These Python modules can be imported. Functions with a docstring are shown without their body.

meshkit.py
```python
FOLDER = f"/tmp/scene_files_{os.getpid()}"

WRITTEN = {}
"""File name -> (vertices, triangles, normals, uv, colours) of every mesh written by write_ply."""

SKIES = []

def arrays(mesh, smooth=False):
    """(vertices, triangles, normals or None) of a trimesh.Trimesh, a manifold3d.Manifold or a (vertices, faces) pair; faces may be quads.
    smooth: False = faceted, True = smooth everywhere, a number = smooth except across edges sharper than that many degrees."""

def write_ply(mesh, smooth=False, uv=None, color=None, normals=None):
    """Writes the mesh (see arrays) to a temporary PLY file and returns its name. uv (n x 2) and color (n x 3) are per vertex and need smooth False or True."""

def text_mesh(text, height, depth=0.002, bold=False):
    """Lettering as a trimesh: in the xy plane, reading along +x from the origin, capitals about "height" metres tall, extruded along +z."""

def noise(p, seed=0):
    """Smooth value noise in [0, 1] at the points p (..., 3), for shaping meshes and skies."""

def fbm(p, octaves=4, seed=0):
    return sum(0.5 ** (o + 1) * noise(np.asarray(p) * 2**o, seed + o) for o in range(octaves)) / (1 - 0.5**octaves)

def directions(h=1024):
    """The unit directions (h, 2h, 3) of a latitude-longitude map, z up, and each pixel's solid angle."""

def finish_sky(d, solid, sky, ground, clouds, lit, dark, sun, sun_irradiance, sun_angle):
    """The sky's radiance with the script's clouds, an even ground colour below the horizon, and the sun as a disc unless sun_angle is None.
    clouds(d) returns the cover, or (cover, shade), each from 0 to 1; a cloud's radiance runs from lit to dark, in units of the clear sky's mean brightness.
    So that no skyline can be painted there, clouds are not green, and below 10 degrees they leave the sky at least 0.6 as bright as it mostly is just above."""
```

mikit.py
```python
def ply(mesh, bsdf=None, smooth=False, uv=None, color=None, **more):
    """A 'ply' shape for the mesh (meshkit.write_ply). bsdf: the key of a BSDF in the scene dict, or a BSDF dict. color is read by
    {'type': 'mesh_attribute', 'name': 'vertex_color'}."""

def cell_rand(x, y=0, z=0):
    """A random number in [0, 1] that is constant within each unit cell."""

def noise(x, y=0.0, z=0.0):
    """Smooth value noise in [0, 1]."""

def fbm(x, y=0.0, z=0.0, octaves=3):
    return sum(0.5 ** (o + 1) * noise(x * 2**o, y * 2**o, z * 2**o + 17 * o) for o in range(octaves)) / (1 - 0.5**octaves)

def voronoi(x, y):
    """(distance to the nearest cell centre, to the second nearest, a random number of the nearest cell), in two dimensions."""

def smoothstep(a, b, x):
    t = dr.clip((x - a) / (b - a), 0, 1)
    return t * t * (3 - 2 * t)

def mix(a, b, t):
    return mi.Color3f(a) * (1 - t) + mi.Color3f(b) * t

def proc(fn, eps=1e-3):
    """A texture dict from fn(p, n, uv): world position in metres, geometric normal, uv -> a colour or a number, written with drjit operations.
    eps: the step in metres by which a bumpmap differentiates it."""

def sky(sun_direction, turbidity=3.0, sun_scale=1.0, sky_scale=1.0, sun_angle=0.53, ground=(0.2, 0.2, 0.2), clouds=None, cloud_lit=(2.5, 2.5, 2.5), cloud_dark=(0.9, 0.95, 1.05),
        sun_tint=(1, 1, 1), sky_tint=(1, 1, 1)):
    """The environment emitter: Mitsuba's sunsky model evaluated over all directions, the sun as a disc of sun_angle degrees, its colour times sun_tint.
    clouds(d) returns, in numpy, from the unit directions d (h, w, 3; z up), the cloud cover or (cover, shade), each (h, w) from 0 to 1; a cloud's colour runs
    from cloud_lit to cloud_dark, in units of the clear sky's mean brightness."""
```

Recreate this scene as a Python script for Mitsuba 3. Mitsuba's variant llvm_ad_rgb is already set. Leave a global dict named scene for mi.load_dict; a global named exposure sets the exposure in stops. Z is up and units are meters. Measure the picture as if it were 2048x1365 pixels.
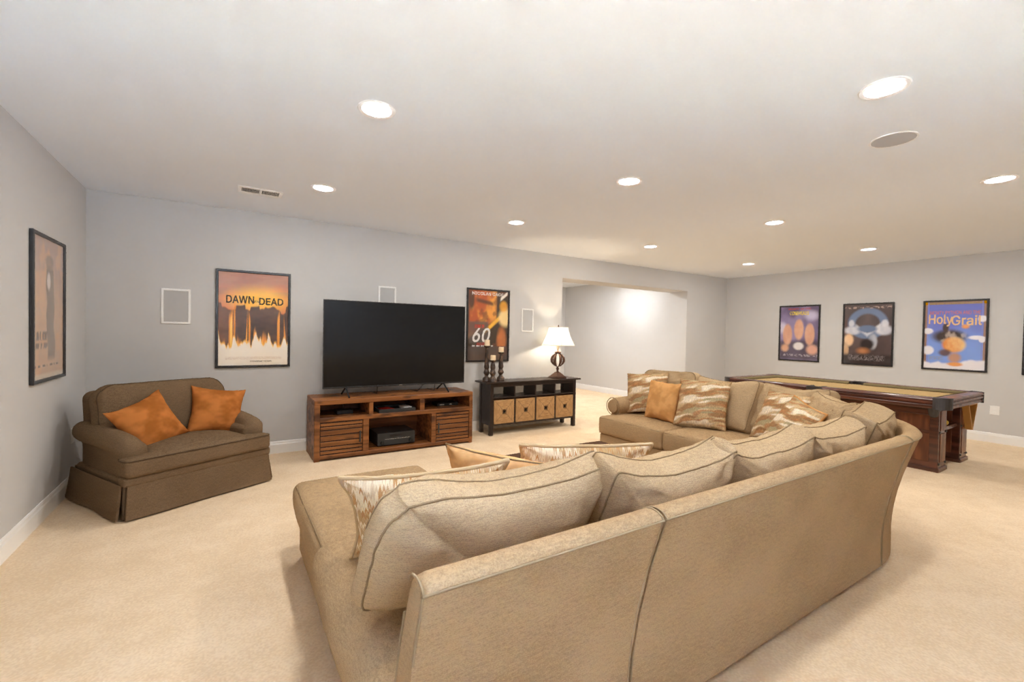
import math
import numpy as np
import trimesh
import manifold3d as m3
import drjit as dr
import mitsuba as mi
import mikit
import meshkit
from mikit import proc, noise, fbm, smoothstep, mix, voronoi
from shapely.geometry import Polygon, box as sbox

scene, labels = {}, {}

# ------------------------------------------------------------------ camera, light, exposure
F_PX, YAW, PITCH, ROLL, CAM_H = 892.28, 0.5673, -0.0174, 0.0192, 1.3682
_w = np.array([math.sin(YAW) * math.cos(PITCH), math.cos(YAW) * math.cos(PITCH), math.sin(PITCH)])
_r0 = np.array([math.cos(YAW), -math.sin(YAW), 0.0])
_u0 = np.cross(_r0, _w)
_up = -math.sin(ROLL) * _r0 + math.cos(ROLL) * _u0
_o = np.array([0, 0, CAM_H])
scene['camera'] = {
    'type': 'thinlens', 'fov': 2 * math.degrees(math.atan(1024 / F_PX)), 'fov_axis': 'x',
    'aperture_radius': 0.0022, 'focus_distance': 2.2, 'near_clip': 0.05, 'far_clip': 100.0,
    'to_world': mi.ScalarTransform4f().look_at(origin=_o.tolist(), target=(_o + _w).tolist(), up=_up.tolist())}
exposure = 0.58
LAMP = (172.0, 166.0, 156.0)          # radiance of the recessed ceiling lamps
HALL_LAMP = (430.0, 430.0, 430.0)
BULB = (400.0, 320.0, 225.0)             # the table lamp's bulb
UPLIGHT = (8900.0, 10600.0, 12900.0)        # unseen uplight behind the viewer, brightens the ceiling and sofa backs
LX, LY = (0.69, 2.69, 4.89, 7.30), (0.89, 2.53, 4.18)
H, D, L, R, NEAR = 2.60, 5.498, -1.089, 8.821, -2.6   # ceiling height, back wall y, left wall x, right wall x, near wall y


# ------------------------------------------------------------------ helpers
def numbered(key):
    if key not in used:
        used.add(key)
        return key
    i = 1
    while f'{key}_{i:03d}' in used:
        i += 1
    used.add(f'{key}_{i:03d}')
    return f'{key}_{i:03d}'


used = set()


def thing(name, label, cat, group=None):
    key = numbered(name)
    labels[key] = {'label': label, 'category': cat}
    if group:
        labels[key]['group'] = group
    return key


def obj(name, mesh, mat, parent=None, smooth=False, uv=None, label=None, kind=None, **more):
    key = numbered((parent + '__' if parent else '') + name)
    scene[key] = mikit.ply(mesh, mat, smooth, uv, **more)
    if label:
        labels.setdefault(key, {})['label'] = label
    if kind:
        labels.setdefault(key, {})['kind'] = kind
    return key


def struct(name, mesh, mat, label=None, smooth=False, parent=None):
    return obj(name, mesh, mat, parent, smooth, label=label, kind=None if parent else 'structure')


def tag(key, label, cat, group=None):
    labels[key] = {'label': label, 'category': cat}
    if group:
        labels[key]['group'] = group
    return key


def cat_(*ms):
    return trimesh.util.concatenate(list(ms))


def box(x0, x1, y0, y1, z0, z1):
    m = trimesh.creation.box((abs(x1 - x0), abs(y1 - y0), abs(z1 - z0)))
    m.apply_translation(((x0 + x1) / 2, (y0 + y1) / 2, (z0 + z1) / 2))
    return m


def cbox(x0, x1, y0, y1, z0, z1, r=0.004):
    """A box with chamfered edges."""
    h = np.array([(x1 - x0) / 2, (y1 - y0) / 2, (z1 - z0) / 2])
    c = np.array([(x0 + x1) / 2, (y0 + y1) / 2, (z0 + z1) / 2])
    r = min(r, h.min() * 0.45)
    pts = []
    for s in np.ndindex(2, 2, 2):
        s = np.array(s) * 2 - 1
        for k in range(3):
            q = h - r
            q[k] = h[k]
            pts.append(c + s * q)
    return trimesh.PointCloud(np.array(pts)).convex_hull


def soft_box(x0, x1, y0, y1, z0, z1, r=0.04, puff=0.0, edge=0.03, seed=0, wob=0.0, pside=0.0):
    """A rounded box with a crowned top, for cushions."""
    h = np.array([(x1 - x0) / 2, (y1 - y0) / 2, (z1 - z0) / 2])
    c = np.array([(x0 + x1) / 2, (y0 + y1) / 2, (z0 + z1) / 2])
    r = min(r, h.min() * 0.98)
    vs, fs, n0 = [], [], 0
    def grid1(half):
        inner = half - r
        k = max(2, int(math.ceil(2 * inner / edge)))
        arc = [-half + r * (1 - math.cos(t)) for t in np.linspace(0, math.pi / 2, 6)[:-1]]
        mid = list(np.linspace(-inner, inner, k + 1))
        return np.array(arc + mid + [-a for a in arc[::-1]])
    g = [grid1(v) for v in h]
    for ax in range(3):
        a, b = (ax + 1) % 3, (ax + 2) % 3
        A, B = np.meshgrid(g[a], g[b], indexing='ij')
        for s in (-1, 1):
            q = np.zeros(A.shape + (3,))
            q[..., a], q[..., b], q[..., ax] = A, B, s * h[ax]
            na, nb = A.shape
            idx = np.arange(na * nb).reshape(na, nb) + n0
            quad = np.stack([idx[:-1, :-1], idx[1:, :-1], idx[1:, 1:], idx[:-1, 1:]], -1).reshape(-1, 4)
            if s < 0:
                quad = quad[:, ::-1]
            vs.append(q.reshape(-1, 3))
            fs.append(quad)
            n0 += na * nb
    v, f = np.vstack(vs), np.vstack(fs)
    inner = np.clip(v, -(h - r), h - r)
    d = v - inner
    d /= np.maximum(np.linalg.norm(d, axis=1, keepdims=True), 1e-9)
    v = inner + d * r
    n = d.copy()
    X, Y, Z = (v / h).T
    if puff:
        k = np.clip((1 - X ** 2), 0, 1) ** 0.6 * np.clip((1 - Y ** 2), 0, 1) ** 0.6
        v[:, 2] += puff * k * np.clip(Z, 0, 1)
    if pside:
        k = np.clip((1 - Z ** 2), 0, 1)
        v[:, 0] += pside * np.clip(X, -1, 1) ** 3 * k * np.clip(1 - Y ** 2, 0, 1) ** .4
        v[:, 1] += pside * np.clip(Y, -1, 1) ** 3 * k * np.clip(1 - X ** 2, 0, 1) ** .4
    if wob:
        v += n * ((meshkit.fbm(v * 7 + seed * 3.1, 3, seed) - 0.5) * 2 * wob)[:, None]
    m = trimesh.Trimesh(v + c, np.vstack([f[:, [0, 1, 2]], f[:, [0, 2, 3]]]), process=False)
    m.merge_vertices()
    m.update_faces(m.nondegenerate_faces())
    return m


def tube(pts, r, closed=False, n=8):
    """A round tube along the points."""
    p = np.asarray(pts, float)
    rr = np.broadcast_to(np.asarray(r, float), (len(p),))
    t = (np.roll(p, -1, 0) - np.roll(p, 1, 0)) if closed else np.gradient(p, axis=0)
    t /= np.maximum(np.linalg.norm(t, axis=1, keepdims=True), 1e-9)
    ref = np.array([0, 0, 1.0]) if abs(t[0][2]) < 0.9 else np.array([1.0, 0, 0])
    a = np.cross(t[0], ref)
    a /= np.linalg.norm(a)
    rings = []
    ang = np.arange(n) / n * 2 * np.pi
    for i in range(len(p)):
        a = a - t[i] * (a @ t[i])
        a /= max(np.linalg.norm(a), 1e-9)
        b = np.cross(t[i], a)
        rings.append(p[i] + rr[i] * (np.cos(ang)[:, None] * a + np.sin(ang)[:, None] * b))
    v = np.vstack(rings)
    f = []
    m = len(p)
    for i in range(m if closed else m - 1):
        j = (i + 1) % m
        for k in range(n):
            k2 = (k + 1) % n
            f += [[i * n + k, i * n + k2, j * n + k2], [i * n + k, j * n + k2, j * n + k]]
    if not closed:
        v = np.vstack([v, p[0], p[-1]])
        for k in range(n):
            f += [[len(v) - 2, (k + 1) % n, k], [len(v) - 1, (m - 1) * n + k, (m - 1) * n + (k + 1) % n]]
    return trimesh.Trimesh(v, f, process=False)


def lathe(profile, n=32):
    """A surface of revolution about z from (radius, height) pairs, bottom to top."""
    p = np.asarray(profile, float)
    ang = np.arange(n) / n * 2 * np.pi
    v = np.concatenate([np.stack([r * np.cos(ang), r * np.sin(ang), np.full(n, z)], 1) for r, z in p])
    f = []
    for i in range(len(p) - 1):
        for k in range(n):
            k2 = (k + 1) % n
            f += [[i * n + k, i * n + k2, (i + 1) * n + k2], [i * n + k, (i + 1) * n + k2, (i + 1) * n + k]]
    v = np.vstack([v, [0, 0, p[0][1]], [0, 0, p[-1][1]]])
    for k in range(n):
        f += [[len(v) - 2, (k + 1) % n, k], [len(v) - 1, (len(p) - 1) * n + k, (len(p) - 1) * n + (k + 1) % n]]
    return trimesh.Trimesh(v, f, process=False)


def rot(yaw=0, lean=0, roll=0):
    a, b, c = np.radians([yaw, lean, roll])
    Rz = np.array([[math.cos(a), -math.sin(a), 0], [math.sin(a), math.cos(a), 0], [0, 0, 1]])
    Rx = np.array([[1, 0, 0], [0, math.cos(b), -math.sin(b)], [0, math.sin(b), math.cos(b)]])
    Ry = np.array([[math.cos(c), 0, math.sin(c)], [0, 1, 0], [-math.sin(c), 0, math.cos(c)]])
    return Rz @ Rx @ Ry


def put(mesh, at=(0, 0, 0), yaw=0, lean=0, roll=0):
    m = mesh.copy()
    M = np.eye(4)
    M[:3, :3] = rot(yaw, lean, roll)
    M[:3, 3] = at
    m.apply_transform(M)
    return m


def prism(poly, z0, z1):
    m = trimesh.creation.extrude_polygon(poly, z1 - z0, engine='earcut')
    m.apply_translation((0, 0, z0))
    return m


def sweep(profile, path, cap=True):
    """profile: closed loop of (outward, up); path: list of (point xy, outward xy). Loop faces outward."""
    P = np.asarray(profile, float)
    n = len(P)
    v = np.vstack([np.column_stack([np.array(q)[None] + P[:, :1] * np.array(o)[None], P[:, 1]]) for q, o in path])
    f = []
    for i in range(len(path) - 1):
        for k in range(n):
            k2 = (k + 1) % n
            f += [[i * n + k, i * n + k2, (i + 1) * n + k2], [i * n + k, (i + 1) * n + k2, (i + 1) * n + k]]
    m = trimesh.Trimesh(v, f, process=False)
    if cap:
        tri = trimesh.creation.triangulate_polygon(Polygon(P), engine='earcut')
        # polygon vertices keep their order
        tv, tf = tri
        lut = [int(np.argmin(np.linalg.norm(P - q, axis=1))) for q in tv]
        e = [[lut[a], lut[b], lut[c]] for a, b, c in tf]
        last = (len(path) - 1) * n
        m = trimesh.Trimesh(v, np.vstack([f, e, [[last + c, last + b, last + a] for a, b, c in e]]), process=False)
    if m.volume < 0:
        m.invert()
    return m


def cushion(w, h, t, band=0.0, n=40, pinch=0.05, rnd=0.0, puff=0.5, wr=0.006, seed=0, sag=0.0, wave=0.006, pipe=0.0, lift=0.0, corners=None, fsag=0.0):
    """A cushion or pillow, width x, height z, front face towards -y. Returns (mesh, uv, piping or None)."""
    s = np.linspace(-1, 1, n)
    s = 0.45 * s + 0.55 * np.sin(s * np.pi / 2)
    a, b = np.meshgrid(s, s, indexing='ij')
    X = a * np.sqrt(1 - rnd * b ** 2 / 2) * (1 - pinch * (1 - b ** 2) * np.abs(a))
    Z = b * np.sqrt(1 - rnd * a ** 2 / 2) * (1 - pinch * (1 - a ** 2) * np.abs(b))
    X, Z = X * w / 2, Z * h / 2
    if corners:        # corner radii in metres: (-x,-z), (+x,-z), (-x,+z), (+x,+z)
        mm = np.maximum(np.maximum(np.abs(a), np.abs(b)), 1e-6)
        qx, qz = a / mm * w / 2, b / mm * h / 2
        cr_ = np.where(qz < 0, np.where(qx < 0, corners[0], corners[1]), np.where(qx < 0, corners[2], corners[3]))
        ix, iz = np.clip(qx, -(w / 2 - cr_), w / 2 - cr_), np.clip(qz, -(h / 2 - cr_), h / 2 - cr_)
        dx, dz = qx - ix, qz - iz
        dl = np.maximum(np.hypot(dx, dz), 1e-9)
        X, Z = (ix + dx / dl * cr_) * mm, (iz + dz / dl * cr_) * mm
    edgew = np.maximum(np.abs(a), np.abs(b)) ** 3
    nz = lambda k, f: meshkit.fbm(np.stack([a * f + seed * 7.3, b * f + k * 5.1, a * 0 + seed], -1), 3, seed + k) - 0.5
    Z = Z + nz(1, 2.2) * wave * 2 * edgew - sag * (1 - a ** 2) * (b + 1) / 2 + lift * np.abs(a) ** 4 * (b + 1) / 2
    X = X + nz(2, 2.2) * wave * 2 * edgew
    ex = 2.4 if band > 0 else 2.0
    prof = np.clip((1 - np.abs(a) ** ex) * (1 - np.abs(b) ** ex), 0, 1) ** puff
    swell = 0.85 + 0.3 * (nz(3, 1.5) + 0.5)
    fy = -(band / 2 + (t - band) / 2 * prof * swell) + nz(4, 4.5) * 2 * wr * np.clip(prof * 2.5, 0, 1)
    by = (band / 2 + (t - band) / 2 * prof * swell) + nz(5, 4.5) * 2 * wr * np.clip(prof * 2.5, 0, 1)
    # radiating creases near the corners
    rad = np.minimum(1, (np.abs(a) * np.abs(b)) ** 1.5)
    ang = np.arctan2(1.05 - np.abs(b), 1.05 - np.abs(a))
    cr = np.sin(ang * 9 + seed) * rad * wr * (0.35 if band > 0 else 0.8) * np.clip(prof * 6, 0, 1)
    fy, by = fy + cr, by - cr
    if band > 0:      # soft vertical folds
        fold = lambda k: 1 - np.abs(2 * meshkit.fbm(np.stack([a * 5.5 + b * 1.2 + seed, b * 1.6 + k, a * 0 + seed], -1), 2, seed + k) - 1)
        am = wr * 1.5 * np.clip(prof * 3, 0, 1)
        fy, by = fy - (fold(7) - .7) * am, by + (fold(8) - .7) * am
    front = np.stack([X, fy, Z - fsag * np.clip(1 - (a + 0.15) ** 2 * 1.3, 0, 1) * (b + 1) / 2], -1).reshape(-1, 3)
    back = np.stack([X, by, Z], -1).reshape(-1, 3)
    idx = np.arange(n * n).reshape(n, n)
    loop = np.concatenate([idx[:-1, 0], idx[-1, :-1], idx[:0:-1, -1], idx[0, :0:-1]])
    quad = np.stack([idx[:-1, :-1], idx[1:, :-1], idx[1:, 1:], idx[:-1, 1:]], -1).reshape(-1, 4)
    tri = np.vstack([quad[:, [0, 1, 2]], quad[:, [0, 2, 3]]])
    v = [front, back]
    f = [tri, tri[:, ::-1] + n * n]
    base = 2 * n * n
    m = len(loop)
    uvs = [np.stack([X / w + 0.5, Z / h + 0.5], -1).reshape(-1, 2)] * 2
    if band > 0:
        k = 5
        prev = loop
        for j in range(1, k):
            tt = j / k
            ring = front[loop] * (1 - tt) + back[loop] * tt
            g = 1 + 0.05 * math.sin(math.pi * tt)
            ring = ring * [g, 1, g]
            v.append(ring)
            cur = base + np.arange(m)
            base += m
            uvs.append(uvs[0][loop])
            f.append(np.vstack([np.stack([prev, np.roll(cur, -1), np.roll(prev, -1)], 1), np.stack([prev, cur, np.roll(cur, -1)], 1)]))
            prev = cur
        cur = loop + n * n
        f.append(np.vstack([np.stack([prev, np.roll(cur, -1), np.roll(prev, -1)], 1), np.stack([prev, cur, np.roll(cur, -1)], 1)]))
        mesh = trimesh.Trimesh(np.vstack(v), np.vstack(f), process=False)
    else:
        lut = np.arange(2 * n * n)
        lut[loop + n * n] = loop
        mesh = trimesh.Trimesh(np.vstack(v), lut[np.vstack(f)], process=False)
    uv = np.vstack(uvs)
    if mesh.volume < 0:
        mesh.invert()
    pip = None
    if pipe:
        pf = front[loop] + [0, -0.001, 0]
        pip = tube(pf, pipe, True, 6)
        if band > 0:
            pip = cat_(pip, tube(back[loop] + [0, 0.001, 0], pipe, True, 6))
    return mesh, uv, pip


# ------------------------------------------------------------------ materials
def rgb(*c):
    return {'type': 'rgb', 'value': list(c)}


def mat(key, base, rough=0.6, spec=0.5, metal=0.0, **more):
    b = base if isinstance(base, dict) else rgb(*base)
    scene[key] = {'type': 'twosided', 'bsdf': {'type': 'principled', 'base_color': b, 'roughness': rough, 'specular': spec, 'metallic': metal, **more}}
    return key


def matte(key, base, bump=None, scale=1.0):
    b = base if isinstance(base, dict) else rgb(*base)
    inner = {'type': 'diffuse', 'reflectance': b}
    if bump:
        inner = {'type': 'bumpmap', 'arbitrary': bump, 'scale': scale, 'nested': inner}
    scene[key] = {'type': 'twosided', 'bsdf': inner}
    return key


def fabric(dark, light, fine=420.0, slub=None):
    """Woven upholstery: heathered threads with a slubby rib."""
    def fn(p, n, uv):
        k = noise(p.x * fine, p.y * fine, p.z * fine)
        rib = noise(p.x * 60, p.y * 60, p.z * 330)
        big = fbm(p.x * 3, p.y * 3, p.z * 3)
        t = 0.42 * k + 0.22 * rib + 0.36 * big
        return mix(dark, light, smoothstep(0.25, 0.75, t))
    return proc(fn)


def fabric_bump(p, n, uv):
    return noise(p.x * 300, p.y * 300, p.z * 300) * 0.5 + noise(p.x * 60, p.y * 60, p.z * 300) * 0.5


FB = proc(fabric_bump, 8e-4)
matte('wall_paint', (0.59, 0.585, 0.58))
matte('ceiling_paint', (0.83, 0.88, 0.935))
mat('trim_paint', (0.85, 0.85, 0.84), 0.35, 0.4)
mat('white_plastic', (0.82, 0.82, 0.81), 0.4, 0.4)


def carpet_fn(p, n, uv):
    a = noise(p.x * 130, p.y * 130)
    b = fbm(p.x * 9, p.y * 9)
    c = fbm(p.x * 1.1 + 4, p.y * 2.2)
    t = 0.35 * a + 0.35 * b + 0.3 * c
    return mix((0.70, 0.53, 0.35), (0.82, 0.655, 0.47), smoothstep(0.2, 0.8, t))


def carpet_bump(p, n, uv):
    return noise(p.x * 150, p.y * 150) * 0.6 + noise(p.x * 60, p.y * 60) * 0.4


matte('carpet', proc(carpet_fn), proc(carpet_bump, 2e-3), 0.003)
matte('sofa_fabric', fabric((0.275, 0.178, 0.095), (0.42, 0.283, 0.156)), FB, 0.0008)
matte('cushion_fabric', fabric((0.315, 0.216, 0.122), (0.485, 0.35, 0.208)), FB, 0.0008)
matte('piping_fabric', (0.22, 0.15, 0.08))
matte('brown_fabric', fabric((0.105, 0.066, 0.037), (0.185, 0.122, 0.07), 300), FB, 0.0008)
matte('brown_piping_and_shade', (0.075, 0.048, 0.028))  # real piping, and the painted shade of the skirt pleats
matte('ottoman_fabric', fabric((0.06, 0.032, 0.02), (0.10, 0.055, 0.035), 200))


def suede_fn(p, n, uv):
    t = fbm(p.x * 12, p.y * 12, p.z * 12)
    return mix((0.30, 0.095, 0.022), (0.46, 0.165, 0.045), smoothstep(0.3, 0.7, t))


matte('rust_suede', proc(suede_fn))


def orange_fn(p, n, uv):
    t = fbm(p.x * 14, p.y * 14, p.z * 14)
    return mix((0.50, 0.245, 0.085), (0.62, 0.33, 0.13), smoothstep(0.3, 0.7, t))


matte('orange_suede', proc(orange_fn))


def leather_fn(p, n, uv):
    t = fbm(p.x * 22, p.y * 22, p.z * 22)
    return mix((0.52, 0.27, 0.095), (0.68, 0.39, 0.155), smoothstep(0.3, 0.7, t))


mat('tan_leather', proc(leather_fn), 0.45, 0.35)


def flame_fn(p, n, uv):
    """Wavy flame-stitch chenille in rust, sand, brown and cream."""
    x, y = uv.x, uv.y
    w = y * 20 - 4.2 * x + 2.6 * fbm(x * 3.5, y * 5 + 3) + 0.10 * noise(x * 90, y * 30)
    k = noise(w, x * 3.4)
    k2 = noise(w * 1.7 + 7, x * 4.1)
    st = noise(x * 120, y * 50)
    c = mix((0.30, 0.165, 0.075), (0.48, 0.34, 0.19), smoothstep(0.25, 0.55, k))
    c = mix(c, (0.38, 0.175, 0.07), smoothstep(0.60, 0.75, k2) * 0.75)
    c = mix(c, (0.34, 0.29, 0.17), smoothstep(0.62, 0.8, noise(w * 1.3 + 3, x * 3)) * 0.8)
    c = mix(c, (0.70, 0.60, 0.46), smoothstep(0.62, 0.8, k))
    return c * (0.75 + 0.5 * st)


matte('flame_chenille', proc(flame_fn))


def knit_fn(p, n, uv):
    """Zigzag knit in cream, tan and rust."""
    x, y = uv.x * 46, uv.y * 26
    zig = dr.abs(x - dr.floor(x) - 0.5) * 2
    row = y + zig * 1.3
    k2 = mikit.cell_rand(row, dr.floor(x), 2)
    big = noise(uv.x * 6, uv.y * 5)
    c = mix((0.52, 0.34, 0.165), (0.84, 0.72, 0.54), smoothstep(0.38, 0.70, 0.45 * k2 + 0.55 * big))
    c = mix(c, (0.50, 0.27, 0.10), smoothstep(0.78, 0.9, mikit.cell_rand(row, dr.floor(x), 5)))
    return c * (0.85 + 0.25 * noise(x * 6, row * 5))


matte('zigzag_knit', proc(knit_fn))


def wood_fn(p, n, uv):
    g = fbm(p.x * 2.2, p.y * 30, p.z * 30)
    v = fbm(p.x * 1.2 + 9, p.y * 5, p.z * 6)
    kn = fbm(p.x * 5 + 2, p.y * 8, p.z * 9)
    c = mix((0.10, 0.033, 0.009), (0.26, 0.097, 0.028), smoothstep(0.3, 0.7, 0.6 * g + 0.4 * v))
    return mix(c, (0.045, 0.016, 0.008), smoothstep(0.56, 0.72, kn) * 0.85)


mat('rustic_wood', proc(wood_fn), 0.4, 0.3)
mat('wood_gap_shade', (0.035, 0.016, 0.008), 0.7)  # darker door backing: shade between the slats put into its colour


def console_fn(p, n, uv):
    t = fbm(p.x * 4, p.y * 40, p.z * 40)
    return mix((0.010, 0.006, 0.005), (0.024, 0.014, 0.010), t)


mat('espresso_wood', proc(console_fn), 0.3, 0.3)


def basket_fn(p, n, uv):
    x, y = uv.x - 0.5, uv.y - 0.5
    d = dr.maximum(dr.abs(x), dr.abs(y))
    s = dr.select(dr.abs(x) > dr.abs(y), y, x)
    st = noise(d * 55, s * 9)
    st2 = noise(d * 130, s * 40)
    diag = smoothstep(0.0, 0.035, dr.abs(dr.abs(x) - dr.abs(y)))
    c = mix((0.27, 0.14, 0.055), (0.54, 0.335, 0.165), 0.6 * st + 0.4 * st2)
    return c * (0.6 + 0.4 * diag)


matte('woven_seagrass', proc(basket_fn))
matte('near_black_and_shade', (0.02, 0.015, 0.012))  # near-black: painted shade in hollows, also dark feet, wicks and display


def maho_fn(p, n, uv):
    t = fbm(p.x * 25, p.y * 3, p.z * 25)
    return mix((0.035, 0.009, 0.005), (0.095, 0.026, 0.012), smoothstep(0.3, 0.7, t))


mat('mahogany', proc(maho_fn), 0.22, 0.5, clearcoat=0.5, clearcoat_gloss=0.9)


def panel_fn(p, n, uv):
    t = fbm(p.x * 20, p.y * 20, p.z * 3)
    return mix((0.075, 0.022, 0.010), (0.17, 0.058, 0.024), smoothstep(0.3, 0.7, t))


mat('mahogany_panel', proc(panel_fn), 0.3, 0.35)
matte('tan_felt', (0.42, 0.29, 0.14))
matte('olive_felt', (0.16, 0.125, 0.065))
mat('black_leather', (0.025, 0.02, 0.018), 0.4)
mat('iron', (0.05, 0.045, 0.04), 0.45, 0.5, 0.6)
mat('black_frame', (0.012, 0.011, 0.011), 0.3)
mat('black_plastic', (0.008, 0.008, 0.008), 0.35, 0.25)
mat('grey_plastic', (0.02, 0.019, 0.018), 0.4, 0.25)
mat('screen_glass', (0.005, 0.005, 0.005), 0.13, 0.3)
mat('silver', (0.6, 0.6, 0.6), 0.3, 0.5, 0.9)
mat('speaker_cloth', (0.48, 0.48, 0.48), 0.8)
matte('grey_grille', (0.50, 0.50, 0.495))
mat('candle_wax', (0.78, 0.62, 0.42), 0.5)


def bronze_fn(p, n, uv):
    t = fbm(p.x * 60, p.y * 60, p.z * 25)
    return mix((0.03, 0.018, 0.012), (0.15, 0.085, 0.045), smoothstep(0.45, 0.75, t))


mat('aged_bronze', proc(bronze_fn), 0.4, 0.5, 0.3)
mat('copper_bronze', (0.085, 0.04, 0.025), 0.32, 0.5, 0.5)
scene['pane_glass'] = {'type': 'thindielectric', 'int_ior': 1.5}
scene['lamp_cloth'] = {
    'type': 'principledthin', 'base_color': rgb(0.88, 0.80, 0.66), 'roughness': 0.9, 'diff_trans': 0.55}

# ------------------------------------------------------------------ structure
OX0, OX1, OZ, SOF = 4.42, 7.515, 2.252, 5.93      # the wide opening in the back wall
HB = 9.2                                          # hall back wall
T_ = 0.12


def slab(x0, x1, y0, y1, z0, z1):
    return box(x0, x1, y0, y1, z0, z1)


struct('floor', slab(L - .12, R + .12, NEAR - .12, HB + .12, -0.06, 0), 'carpet', 'pale beige carpet')
struct('ceiling', slab(L - .12, R + .12, NEAR - .12, HB + .12, H, H + 0.06), 'ceiling_paint', 'smooth white ceiling')
struct('wall_back', cat_(slab(L - .12, OX0, D, D + T_, 0, H), slab(OX0, OX1, D, SOF, OZ, H), slab(OX1, R + .12, D, D + T_, 0, H)), 'wall_paint',
       'grey painted back wall with a wide opening')
struct('wall_left', slab(L - .12, L, NEAR, D, 0, H), 'wall_paint', 'grey painted left wall')
struct('wall_right', slab(R, R + .12, NEAR, D, 0, H), 'wall_paint', 'grey painted right wall')
struct('wall_near', slab(L - .12, R + .12, NEAR - .12, NEAR, 0, H), 'wall_paint', 'grey painted wall behind the camera')
struct('wall_hall_right', slab(OX1, OX1 + .12, D + T_, HB, 0, H), 'wall_paint', 'grey side wall of the hall past the opening')
struct('wall_hall_back', slab(2.2, OX1 + .12, HB, HB + .12, 0, H), 'wall_paint', 'grey end wall of the hall past the opening')
struct('wall_hall_left', slab(2.2, 2.32, D + T_, HB, 0, H), 'wall_paint', 'grey far side wall of the hall')
BP = [(0, 0), (0.016, 0), (0.016, 0.098), (0.011, 0.108), (0.010, 0.122), (0.005, 0.132), (0, 0.132)]   # baseboard profile


def baseboard(name, a, b, nrm, lab):
    struct(name, sweep(BP, [(a, nrm), (b, nrm)]), 'trim_paint', lab)


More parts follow.
